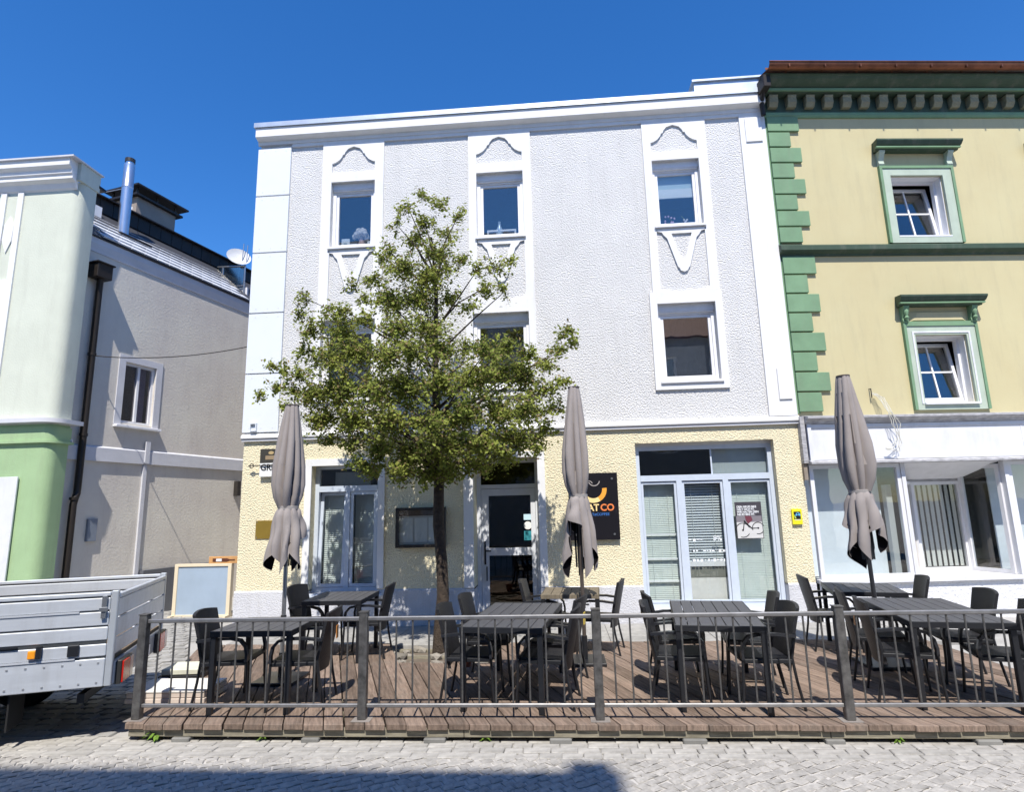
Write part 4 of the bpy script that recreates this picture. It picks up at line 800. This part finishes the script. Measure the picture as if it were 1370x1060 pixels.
def chair(x_, y_, rz, lab, tagcol=None):
    if not proto[1]: c = proto[0]; proto[1] = True
    else: c = dup(proto[0])
    c.location = (x_, y_, DZ); c.rotation_euler = (0, 0, rz); c["label"] = lab; c["category"] = "chair"; c["group"] = "wicker chairs around the cafe tables"
    if tagcol:
        B("paper_tag", tagcol, c, (-.372, -.366, .05, .12, .62, .74), rot=None)
    return c
YT = plain("yellow_tag", (.75, .55, .08)); OT = plain("orange_tag", (.55, .22, .05))
def seating(cx, cy, w_, l_, deg, name, n, lab, top=SLAT, slats=7, tags={}):
    rz = -R(deg); table(w_, l_, cx, cy, rz, lab, top, slats); M = Matrix.Rotation(rz, 3, 'Z')
    for s, side in ((-1, "truck side"), (1, "shop side")):
        offs = (0,) if n == 1 else (-.36, .36)
        for o in offs:
            p = M @ Vector((s*(w_/2 - .06 + random.uniform(0, .04)), o + random.uniform(-.03, .03), 0)); j = random.uniform(-.17, .17)
            end = "" if n == 1 else (", railing end" if o < 0 else ", house end")
            chair(cx + p.x, cy + p.y, rz + (0 if s < 0 else math.pi) + j, "black wicker chair, %s of %s%s" % (side, name, end), tags.get((s, o)))
seating(-2.98, 6.20, .80, .76, -1, "the small table by the pale slabs", 1, "small grey slatted table nearest the pale slabs", tags={(1, 0): OT})
seating(-2.91, 8.12, .76, .90, -2, "the table below the white window", 1, "small grey slatted table below the cafe's white window")
seating(-.49, 6.60, .80, 1.48, 7.5, "the long table before the tree", 2, "long grey slatted table in front of the tree", tags={(1, .36): YT})
seating(.125, 8.30, .74, .72, 4, "the brown topped table", 1, "small table with weathered brown slats below the cafe sign", SLATB, 6, tags={})
seating(1.53, 6.58, .80, 1.48, 8.3, "the long table before the shop window", 2, "long grey slatted table before the big shop window", tags={(-1, .36): YT})
seating(3.80, 8.24, .80, .92, 14, "the table beside the worn shop front", 1, "small grey slatted table against the worn white shop front")
seating(3.66, 6.62, .84, 1.46, 9, "the long table under the yellow house", 2, "long grey slatted table before the yellow house", tags={(-1, -.36): OT})

# ================================================================ CLOSED PARASOLS
def parasol(x_, y_, ztop, zband, zbot, seed, lab, polem, lean=(0, 0)):
    rr = random.Random(seed); U = thing("closed_parasol", lab, "parasol", (x_, y_, DZ), 0, "closed taupe parasols on the terrace")
    zt, zb, z0 = ztop - DZ, zband - DZ, zbot - DZ
    mb = MB(); mb.tube([(0, 0, .04), (0, 0, zt - .05)], .024, 14); mb.build("pole", polem, U, True)
    mb = MB(); mb.tube([(0, 0, .62), (0, 0, .70)], .032, 12); mb.tube([(.03, 0, .66), (.075, 0, .66)], .010, 6); mb.build("clamp", LEGM, U)
    B("base_plate", LEGM, U, (-.24, .24, -.24, .24, .0, .035), bev=.005); mb = MB(); mb.tube([(0, 0, .035), (0, 0, .30)], .034, 12); mb.build("base_socket", LEGM, U, True)
    n = 72; F = 8; ph = [rr.uniform(-.25, .25) for _ in range(F)]; am = [rr.uniform(.6, 1.2) for _ in range(F)]
    def fold(t, k, sharp):
        a = t / (2*math.pi) * F + k; i = int(math.floor(a)) % F; fr = a - math.floor(a)
        return am[i] * (abs(math.sin(math.pi * fr)) ** sharp)
    rows = []
    prof = [(0, .070), (.04, .080), (.15, .098), (.35, .128), (.6, .155), (.78, .160), (.90, .142), (.97, .115), (1.0, .105)]
    for q, r_ in prof:
        z = zt - (zt - zb)*q; tw = .5*q + .3*math.sin(3*q + seed); row = []
        for k in range(n):
            t = 2*math.pi*k/n; f1 = fold(t + tw*.4, tw*.25, .42); amp = .20 + .60*min(1, q*1.6) * (1 - .45*max(0, (q-.85)/.15))
            r2 = 0.98 * r_ * (1 - amp*.62 + amp*f1) * (1 + .05*math.sin(3*t + 5*q + seed)); row.append((r2*math.cos(t), r2*math.sin(t), z))
        rows.append(row)
    def skin(rows, name, m, flip=False, holes=None):
        b_ = MB(); V = [[b_.bm.verts.new(p) for p in r_] for r_ in rows]
        for i in range(len(V)-1):
            for k in range(n):
                if holes and holes(i, k): continue
                b_.bm.faces.new((V[i][k], V[i+1][k], V[i+1][(k+1) % n], V[i][(k+1) % n]))
        o = b_.build(name, m, U, True); return o
    skin(rows, "canopy", FAB)
    # hanging valance: eight flaps of uneven length, black inner skin painted as the shade inside
    drop = zb - z0; flap = [rr.uniform(.78, 1.0) if (i_ + seed) % 3 else rr.uniform(.35, .55) for i_ in range(F)]; out = [rr.uniform(.75, 1.25) for _ in range(F)]; flap[rr.randrange(F)] = 1.0
    R0, R1 = [], []; m_ = 12
    for i in range(m_ + 1):
        q = i/m_; a, b = [], []
        for k in range(n):
            t = 2*math.pi*k/n; aa = t/(2*math.pi)*F + .55*q*math.sin(2*t + seed)*.6; ii = int(math.floor(aa)) % F; fr = aa - math.floor(aa)
            ln = drop * flap[ii] * (.70 + .30*(fr if ii % 2 else 1 - fr))
            s = abs(math.sin(math.pi*fr))**.6
            r_ = (.104 + .132*min(1, q)**.6*(.6 + .4*out[ii])) * (1 - .46*min(1, q*1.6) + .46*min(1, q*1.6)*s) + .01*math.sin(9*q + 4*fr + ii)
            z = zb - ln*q; a.append((r_*math.cos(t), r_*math.sin(t), z)); b.append(((r_-.008)*math.cos(t), (r_-.008)*math.sin(t), z + .004))
        R0.append(a); R1.append(b)
    skin(R0, "valance", FAB); skin(R1, "inner_shade", SHADE_IN)
    mb = MB(); mb.lathe([(.104, zb-.022), (.118, zb-.018), (.118, zb+.018), (.104, zb+.022)], 28); mb.build("tie_band", mat("band_canvas", (.34, .315, .30), .9), U, True)
    mb = MB(); mb.lathe([(.02, zt-.02), (.076, zt-.012), (.078, zt+.004), (.03, zt+.012)], 20); mb.build("finial", plain("finial_brown", (.10, .08, .075)), U, True)
    mb = MB()
    for k in range(8):
        t = 2*math.pi*k/8 + .2; mb.tube([(.03*math.cos(t), .03*math.sin(t), zt-.1), (.075*math.cos(t), .075*math.sin(t), zb), (.06*math.cos(t), .06*math.sin(t), zb - drop*.85)], .008, 5)
    mb.build("ribs", LEGM, U); U.rotation_euler = (lean[0], lean[1], 0)
    return U
parasol(-3.185, 6.98, 3.31, 2.08, 1.30, 3, "closed parasol beside the small table by the pale slabs", ALUPOLE)
parasol(.255, 7.72, 3.55, 2.145, 1.12, 7, "closed parasol in front of the black cafe sign", plain("bronze_pole", (.16, .13, .11), .35, metal=.6))
parasol(3.60, 7.50, 3.52, 2.11, 1.19, 12, "closed parasol in front of the worn white shop front", plain("dark_pole", (.05, .05, .055), .35, metal=.5), (0, R(-.8)))

# ================================================================ TREE
TR = thing("street_tree", "small leafy green street tree before the cafe door", "tree", (-1.67, 8.55, 0.05))
TO = Vector((-1.67, 8.55, 0.05))
mb = MB(); trunk = [(-.01, 0, -.1), (.0, 0, .4), (.03, .01, .8), (.015, 0, 1.25), (-.035, .01, 1.75), (-.02, 0, 2.5), (-.06, .0, 3.3), (-.08, .02, 4.2), (-.06, 0, 5.2), (-.13, -.03, 6.1)]
mb.tube(trunk, [.12, .095, .085, .08, .078, .074, .06, .045, .028, .012], 12); mb.build("trunk", BARK, TR, True)
CL = [(-1.91,8.35,6.76,0.15),(-2.12,8.29,6.58,0.17),(-1.63,8.42,6.62,0.19),(-1.34,8.22,6.31,0.15),(-2.27,8.23,6.25,0.13),(-1.86,8.4,6.32,0.24),(-1.61,8.95,6.42,0.21),(-2.14,8.84,6.23,0.25),(-1.66,8.27,5.76,0.26),(-1.76,8.76,5.98,0.28),(-2.37,8.19,5.82,0.15),(-2.47,8.13,5.69,0.19),(-2.07,7.9,5.39,0.26),(-2.37,9.04,5.88,0.3),(-1.76,8.24,5.4,0.32),(-1.93,9.01,5.72,0.34),(-1.41,8.82,5.86,0.18),(-2.82,8.92,5.67,0.25),(-3.14,8.79,5.51,0.13),(-1.01,7.95,5.36,0.16),(-0.8,8.61,5.62,0.2),(-0.57,8.58,5.71,0.11),(-0.97,8.51,5.29,0.22),(-0.65,8.08,5.05,0.14),(-1.94,8.27,5.07,0.34),(-2.17,9.25,5.44,0.38),(-2.35,8.16,5.0,0.29),(-2.6,9.01,5.31,0.32),(-1.66,9.22,5.4,0.28),(-1.35,9.16,5.24,0.19),(-2.86,8.51,5.21,0.15),(-3.73,8.48,5.24,0.15),(-3.85,8.52,5.02,0.15),(-3.36,8.46,4.98,0.22),(-3.01,8.14,4.91,0.17),(-3.56,8.41,4.68,0.26),(-3.13,8.35,4.64,0.28),(-3.36,8.96,4.83,0.3),(-2.67,8.12,4.72,0.21),(-2.18,7.94,4.53,0.3),(-2.59,9.46,5.01,0.36),(-1.7,7.96,4.51,0.3),(-1.97,9.22,4.91,0.35),(-1.55,7.98,4.19,0.26),(-1.74,8.99,4.46,0.3),(-1.81,7.53,4.08,0.29),(-2.11,8.76,4.42,0.34),(-2.26,7.71,4.09,0.29),(-2.61,8.88,4.41,0.34),(-2.86,8.22,4.25,0.34),(-3.02,8.69,4.38,0.35),(-3.15,7.98,4.15,0.31),(-3.53,8.94,4.4,0.34),(-3.77,8.59,4.44,0.2),(-3.77,8.41,4.05,0.19),(-4.02,8.46,4.13,0.13),(-4.26,8.59,4.23,0.09),(-1.41,9.13,4.48,0.23),(-0.87,7.56,4.04,0.25),(-1.08,9.34,4.52,0.31),(-0.62,8.1,4.23,0.25),(-0.35,7.98,4.08,0.22),(-0.79,8.21,3.89,0.31),(-0.91,9.42,4.16,0.36),(-0.43,8.34,3.84,0.32),(-0.45,8.77,3.94,0.34),(-0.11,8.85,4.12,0.23),(0.06,8.39,4.22,0.17),(0.18,8.4,4.44,0.15),(0.26,8.43,4.56,0.09),(0.34,8.59,4.38,0.09),(-1.15,8.12,3.77,0.33),(-1.24,8.75,3.91,0.36),(-1.5,7.71,3.65,0.33),(-1.7,8.75,3.87,0.38),(-2.05,8.09,3.7,0.37),(-2.23,8.81,3.85,0.4),(-2.42,7.74,3.64,0.36),(-2.94,9.42,3.99,0.43),(-3.06,8.23,3.71,0.36),(-3.22,8.66,3.8,0.38),(-3.52,8.39,3.7,0.28),(-3.66,8.74,3.77,0.29),(-3.85,8.5,3.79,0.2),(-4.1,8.41,3.84,0.15),(-4.34,8.45,3.74,0.1),(-3.99,8.45,3.56,0.15),(-0.06,8.17,3.63,0.23),(0.15,8.37,3.77,0.15),(0.03,8.8,3.47,0.2),(-3.39,8.39,3.36,0.3),(-3.55,8.79,3.43,0.31),(-2.84,8.09,3.25,0.35),(-3.18,9.07,3.4,0.39),(-2.2,7.71,3.17,0.35),(-2.5,8.77,3.33,0.4),(-1.66,7.54,3.13,0.35),(-2.09,9.5,3.42,0.44),(-1.21,7.74,3.19,0.36),(-1.44,9.25,3.42,0.42),(-0.77,7.91,3.3,0.34),(-0.9,9.21,3.51,0.4),(-0.37,7.79,3.27,0.3),(-0.41,8.7,3.42,0.33),(-0.15,9.09,3.18,0.21),(-0.27,9.17,3.02,0.21),(-0.56,8.3,2.94,0.28),(-0.59,8.75,2.99,0.29),(-0.97,7.77,2.84,0.32),(-1.1,8.83,2.95,0.36),(-1.42,7.8,2.81,0.32),(-1.73,9.5,2.98,0.39),(-1.98,8.29,2.82,0.3),(-2.09,8.72,2.86,0.31),(-2.45,8.22,2.88,0.27),(-2.77,9.29,2.99,0.31),(-3.2,9.16,3.05,0.26),(-3.34,8.56,3.05,0.15),(-2.87,9.27,2.64,0.17),(-2.12,7.83,2.52,0.16),(-1.96,8.9,2.57,0.2),(-1.47,8.1,2.48,0.14),(-1.23,9.37,2.7,0.22),(-0.73,9.04,2.74,0.18),(-2.89,8.45,2.7,0.13),(-0.31,8.54,2.85,0.13)]
rr = random.Random(21)
mb = MB(); lv = []; tw = MB()
CL += [(-2.6, 8.2, 2.66, .22), (-2.2, 8.4, 2.56, .25), (-1.85, 8.2, 2.50, .25), (-1.5, 8.35, 2.52, .25), (-1.15, 8.3, 2.60, .25), (-.8, 8.5, 2.75, .22), (-1.7, 8.8, 2.6, .3), (-2.3, 8.9, 2.75, .3), (-1.7, 8.1, 2.75, .3)]
for (cx, cy, cz, r_) in CL:
    c = Vector((cx, cy, cz)) - TO
    # limb from the trunk axis to the clump
    zb = max(2.55, c.z - .45*math.hypot(c.x, c.y) - .25); st = Vector((-.05, 0, min(zb, 5.4))); mid = st.lerp(c, .5) + Vector((rr.uniform(-.08, .08), rr.uniform(-.08, .08), .06))
    if rr.random() < .36: mb.tube([st, mid, c], [.018, .011, .005], 5)
    r_ *= 1.08; n = int(45 + 500 * r_ * r_ / .09 * .84)
    nt_ = max(5, int(n / 22))
    for k in range(nt_):
        d = Vector((rr.gauss(0, 1), rr.gauss(0, 1), rr.gauss(0, .8))).normalized(); L = r_ * rr.uniform(.35, 1.3); e = c + d * L; s = c + d * L * .15
        tw.tube([s, s.lerp(e, .5) + Vector((0, 0, .02)), e], [.005, .004, .002], 3, False)
        for j in range(22):
            t = rr.uniform(.15, 1.05); p = s.lerp(e, t) + Vector((rr.gauss(0, .038), rr.gauss(0, .038), rr.gauss(0, .038))); lv.append(p)
mb.build("limb", BARK, TR, True); o = tw.build("twig", BARK, TR); o["kind"] = "stuff"
def leaves(name, pts, m, parent, s0, s1, rr):
    vs, fs = [], []
    for p in pts:
        nv = Vector((rr.gauss(0, .6), rr.gauss(-.5, .6), rr.gauss(.75, .6))).normalized(); q = nv.to_track_quat('Z', 'Y') @ Quaternion((0, 0, 1), rr.uniform(0, 6.283)); s = rr.uniform(s0, s1); k = len(vs)
        for x_, y_, z_ in ((0, -.5, 0), (.30, -.05, .06), (.22, .28, .04), (0, .55, -.04), (-.22, .28, .04), (-.30, -.05, .06)): vs.append(tuple(p + q @ Vector((x_*s, y_*s, z_*s))))
        fs += [(k, k+1, k+2, k+3), (k, k+3, k+4, k+5)]
    me = bpy.data.meshes.new(name); me.from_pydata(vs, [], fs); me.materials.append(m); o = link(name, me, parent); return o
rr.shuffle(lv); kk = int(len(lv) * .80)
leaves("crown", lv[:kk], LEAF, TR, .030, .072, rr); leaves("reddish_foliage", lv[kk:], LEAFR, TR, .028, .058, rr)
print("leaves", len(lv))
# stones in the tree pit
for k in range(30):
    t = rr.uniform(0, 6.28); x_ = -1.72 + rr.uniform(-.72, .72); y_ = rr.choice((rr.uniform(7.78, 8.2), rr.uniform(8.2, 8.75)))
    if math.hypot(x_+1.67, y_-8.55) < .2: continue
    mb = MB(); q = bmesh.ops.create_icosphere(mb.bm, subdivisions=1, radius=1)
    sx, sy, sz = rr.uniform(.05, .13), rr.uniform(.04, .09), rr.uniform(.03, .06)
    for v in q["verts"]: k_ = rr.uniform(.8, 1.15); v.co = Vector((v.co.x*sx*k_, v.co.y*sy*k_, v.co.z*sz*k_))
    o = mb.build("loose_stone", STONE, None, False, (x_, y_, .09 + sz*.5), (0, 0, t)); tag(o, "rough brown stone lying in the tree pit", "stone", "stones around the tree trunk")
B("pit_soil", mat("dry_soil", (.16, .13, .10), .95, var=.2, bump=.5, bscale=30), ground, (-2.6, -.85, 7.6, 8.84, .0, .085))
fp = thing("flower_pot", "small rust coloured clay pot under the long table by the tree", "flower pot", (-1.17, 7.55, DZ)); MB().lathe([(.055, 0), (.08, .13), (.088, .132), (.088, .16), (.075, .16), (.06, .14)], 16).build("pot", mat("terracotta", (.28, .10, .06), .85), fp, True)

# ================================================================ PALE SLABS, FRAMED PANEL, WEEDS
for k, (x_, y_, w_, d_, n, rz, lab) in enumerate(((-4.02, 6.40, .82, .46, 2, .03, "stack of white topped concrete slabs on the terrace corner"), (-4.40, 7.16, .42, .36, 1, .1, "single cream slab on a black tray behind the slab stack"))):
    t = thing("slab_stack", lab, "slabs", (x_, y_, DZ), rz)
    if k == 1: B("black_tray", BLACKP, t, (-w_/2-.02, w_/2+.02, -d_/2-.02, d_/2, 0, .055), bev=.006); B("tray_label", PVC, t, (-w_/2+.0, -w_/2+.1, -d_/2-.0215, -d_/2-.0205, .012, .045)); B("slab", mat("cream_slab", (.66, .66, .54), .85), t, (-w_/2, w_/2, -d_/2, d_/2, .056, .125), bev=.012)
    else:
        for j in range(n): B("slab", mat("pink_edge_slab", (.62, .53, .46), .9, var=.08), t, (-w_/2 + .01*j, w_/2 - .008*j, -d_/2 + .006*j, d_/2, j*.05, j*.05 + .046), bev=.005)
        B("top_slab", CONC, t, (-w_/2, w_/2 - .01, -d_/2, d_/2, n*.05, n*.05 + .02), bev=.004)
PB = thing("framed_panel", "blue grey panel in a cream wooden frame standing in the alley", "panel", (-7.38, 11.36, .12), 0)
CRM = plain("cream_wood", (.70, .60, .44), .7)
B("frame_bar", CRM, PB, (0, .07, 0, .10, 0, .98), (1.06, 1.13, 0, .10, 0, .98), (.07, 1.06, 0, .10, .93, .98), (.07, 1.06, 0, .10, 0, .05), bev=.004); B("sheet", mat("blue_grey_sheet", (.34, .42, .52), .35, var=.06, vscale=2), PB, (.07, 1.06, .02, .04, .05, .93)); B("foot", CRM, PB, (.0, .06, -.12, 0, 0, .04), (1.07, 1.13, -.12, 0, 0, .04)); B("prop", CRM, PB, (.02, .07, .10, .5, 0, .06), (1.06, 1.11, .1, .5, 0, .06))
OB = thing("wooden_board", "orange wooden board with a brown bottle shape on the framed panel", "board", (-6.72, 11.41, 1.10)); B("plank", mat("orange_wood", (.62, .33, .13), .7), OB, (0, .62, -.03, .03, 0, .13), bev=.004); mb = MB(); mb.prism([(.08, .035), (.36, .035), (.42, .055), (.52, .055), (.52, .075), (.42, .075), (.36, .095), (.08, .095)], -.036, -.0305); mb.build("bottle_cutout", plain("bottle_brown", (.10, .03, .015)), OB); B("bottle_label", PVC, OB, (.15, .26, -.039, -.0365, .04, .09))
for k, (x_, y_, s, lab) in enumerate(((-3.72, 5.66, 1.2, "bright green weed at the terrace's front corner below the slabs"), (-2.72, 5.68, .9, "small green weed under the terrace edge below the small table"), (-.72, 5.66, .7, "tiny green weed under the terrace edge below the long table"), (2.75, 5.66, .8, "flat green weed under the terrace edge near the yellow house"))):
    t = thing("weed", lab, "weed", (x_, y_, .014), 0, "weeds along the terrace edge"); mb = MB(); r3 = random.Random(k)
    for j in range(16):
        a = r3.uniform(0, 6.28); L = s*r3.uniform(.05, .11); hgt = s*r3.uniform(.02, .07); d = Vector((math.cos(a), math.sin(a), 0)); sd_ = Vector((-math.sin(a), math.cos(a), 0))*.012*s; m1 = d*L*.5 + Vector((0, 0, hgt)); e = d*L + Vector((0, 0, hgt*.6)); mb.quad(Vector((0, 0, 0)), m1 + sd_, e, m1 - sd_)
    mb.build("leaf_rosette", mat("weed_green", (.20, .34, .05), .6, island=.25, trans=.3), t)

# ================================================================ FLATBED TRUCK passing at the left
TA = R(21)
TK = thing("flatbed_truck", "silver aluminium drop side flatbed truck leaving past the terrace", "truck", (-4.16, 5.58, 0), TA)   # local x: rearward, y: across (away from the camera), origin = near rear corner
LB, WB = 3.2, 1.78
bands = [(.50, .745), (.765, .87), (.905, 1.02), (1.035, 1.155), (1.17, 1.28), (1.295, 1.33)]
for y0 in (0, WB-.03):
    D = B("drop_side", ALUT, TK, *[(-LB, -.06, y0 + (0 if k != 5 else -.006), y0 + (.03 if k != 5 else .036), a, b) for k, (a, b) in enumerate(bands)], bev=.006)
    B("side_core", plain("dark_seam", (.05, .055, .06)), D, (-LB+.01, -.065, y0+.008, y0+.022, .74, 1.30))
    if y0 == 0:
        B("rope_rail", LEGM, D, (-LB, -.75, -.018, .0, .885, .898)); 
        for z_ in (.757, 1.161): B("bright_edge", plain("bright_alu", (.8, .82, .85), .3, metal=.5), D, (-LB, -.3, -.008, .002, z_-.008, z_+.008))
        for xx in (-.36, -1.9): B("hinge", LEGM, D, (xx, xx+.09, -.022, .0, .78, .88), bev=.005)
        B("side_marker", plain("amber_lens", (.80, .30, .02), .25), D, (-.66, -.60, -.034, .0, .79, .86), bev=.006); B("marker_socket", LEGM, D, (-.60, -.56, -.03, -.0005, .785, .89))
for xx in (-.10, -1.05, -2.1): B("latch", plain("latch_steel", (.30, .31, .32), .35, metal=.7), TK, (xx-.02, xx+.02, -.03, -.001, 1.10, 1.30), (xx-.035, xx+.035, -.04, -.0305, 1.16, 1.20), bev=.003)
rv = MB()
for k in range(22): rv.box(-.12 - k*.14, -.104 - k*.14, -.004, .0, .70, .716); rv.box(-.12 - k*.14, -.104 - k*.14, -.004, .0, .53, .546)
rv.build("rivets", plain("rivet_steel", (.45, .46, .47), .4, metal=.6), TK)
B("tail_board", ALUT, TK, (-.03, 0, .06, WB-.06, .765, .90), (-.03, 0, .06, WB-.06, .92, 1.08), (-.03, 0, .06, WB-.06, 1.10, 1.26), (-.036, .006, .06, WB-.06, 1.27, 1.31), bev=.006)
for y0 in (0, WB-.055): B("corner_post", plain("post_alu", (.50, .53, .56), .4, metal=.4), TK, (-.055, .002, y0, y0+.055, .50, 1.34), bev=.006)
B("bed_floor", mat("bed_plywood", (.16, .12, .08), .8), TK, (-LB, -.03, .03, WB-.03, .70, .735)); B("rear_beam", plain("rear_beam_grey", (.42, .43, .44), .5), TK, (-.12, .01, .05, WB-.05, .50, .695), bev=.008)
for y0 in (.08, WB-.40):
    L_ = B("tail_light", plain("lamp_housing", (.03, .03, .03), .4), TK, (.011, .06, y0, y0+.32, .49, .70), bev=.006); B("red_lens", plain("red_lens", (.55, .02, .012), .2), L_, (.061, .075, y0+.01, y0+.21, .50, .69), bev=.004); B("clear_lens", plain("clear_lens", (.6, .45, .40), .2), L_, (.061, .075, y0+.215, y0+.31, .50, .69), bev=.004)
RL = B("tail_light", plain("lamp_housing", (.03, .03, .03)), TK, (.011, .06, .74, 1.02, .54, .67)); B("plate", PVC, RL, (.061, .064, .75, 1.01, .55, .66))
B("chassis_rail", LEGM, TK, (-LB-1.6, -.15, .45, .52, .42, .56), (-LB-1.6, -.15, WB-.52, WB-.45, .42, .56)); B("underrun_bar", LEGM, TK, (-.30, -.24, .15, WB-.15, .34, .42)); B("mud_flap", RUB, TK, (-.80, -.785, .06, .36, .18, .50)); B("mud_flap", RUB, TK, (-.80, -.785, WB-.36, WB-.06, .18, .50)); B("fuel_tank", LEGM, TK, (-2.6, -1.9, .12, .45, .30, .56), bev=.02)
def wheel(x_, y_):
    mb = MB(); mb.lathe([(.19, -.10), (.30, -.10), (.33, -.07), (.335, 0), (.33, .07), (.30, .10), (.19, .10)], 28); Wt = mb.build("wheel", RUB, TK, True, (x_, y_, .335), (R(90), 0, 0)); mb = MB(); mb.lathe([(.05, .06), (.12, .03), (.16, .05), (.189, .085), (.189, -.085), (.05, -.085)], 24); mb.build("rim", plain("steel_rim", (.40, .41, .42), .4, metal=.6), Wt, True)
for x_ in (-1.25, -3.9):
    for y_ in (.17, WB-.17): wheel(x_, y_)
mb = MB(); mb.tube([(-1.25, .2, .335), (-1.25, WB-.2, .335)], .05, 10); mb.build("axle", LEGM, TK); B("mud_guard", RUB, TK, (-1.65, -.85, .05, .34, .69, .699))
CB = MB(); CB.prism([(-LB-.12, .45), (-LB-.12, 1.98), (-LB-.25, 2.08), (-LB-1.1, 2.08), (-LB-1.75, 1.30), (-LB-2.1, 1.15), (-LB-2.15, .40), (-LB-1.6, .40)], .05, WB-.05); CB = CB.build("cab", plain("cab_white", (.7, .71, .73), .3), TK)
for y0 in (.042, WB-.05): mb = MB(); mb.prism([(-LB-.35, 1.38), (-LB-.35, 1.95), (-LB-1.08, 1.95), (-LB-1.5, 1.38)], y0, y0+.008); mb.build("side_window", GL, CB)

XN = thing("added_low_house", "unseen lower house added across the street for darker window reflections", "house", (7.6, -5.2, 0))  # out of view; added so the window glass reflects something darker
xo = [(-6.2 + k*2.7, -4.9 + k*2.7, z_, z_ + 1.6, -.2) for k in range(5) for z_ in (1.0, 4.2, 6.8)]
MB().sheet(-7.2, 8, 0, 9.2, 0, xo).build("street_wall", mat("pale_grey_render", (.36, .37, .39), .85, bump=.2, bscale=30), XN)
for o in xo:
    Wd = B("window", PVC, XN, (o[0], o[0]+.08, -.16, -.08, o[2], o[3]), (o[1]-.08, o[1], -.16, -.08, o[2], o[3]), (o[0]+.08, o[1]-.08, -.16, -.08, o[2], o[2]+.08), (o[0]+.08, o[1]-.08, -.16, -.08, o[3]-.08, o[3])); B("pane", GL, Wd, (o[0]+.08, o[1]-.08, -.13, -.124, o[2]+.08, o[3]-.08))
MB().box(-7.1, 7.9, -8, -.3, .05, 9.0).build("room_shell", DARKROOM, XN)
MB().prism([(.4, 9.2), (-8.6, 9.2), (-4.2, 12.0)], -7.2, 8.1, 'x').build("roof", MATS["roof_tile_red"], XN)
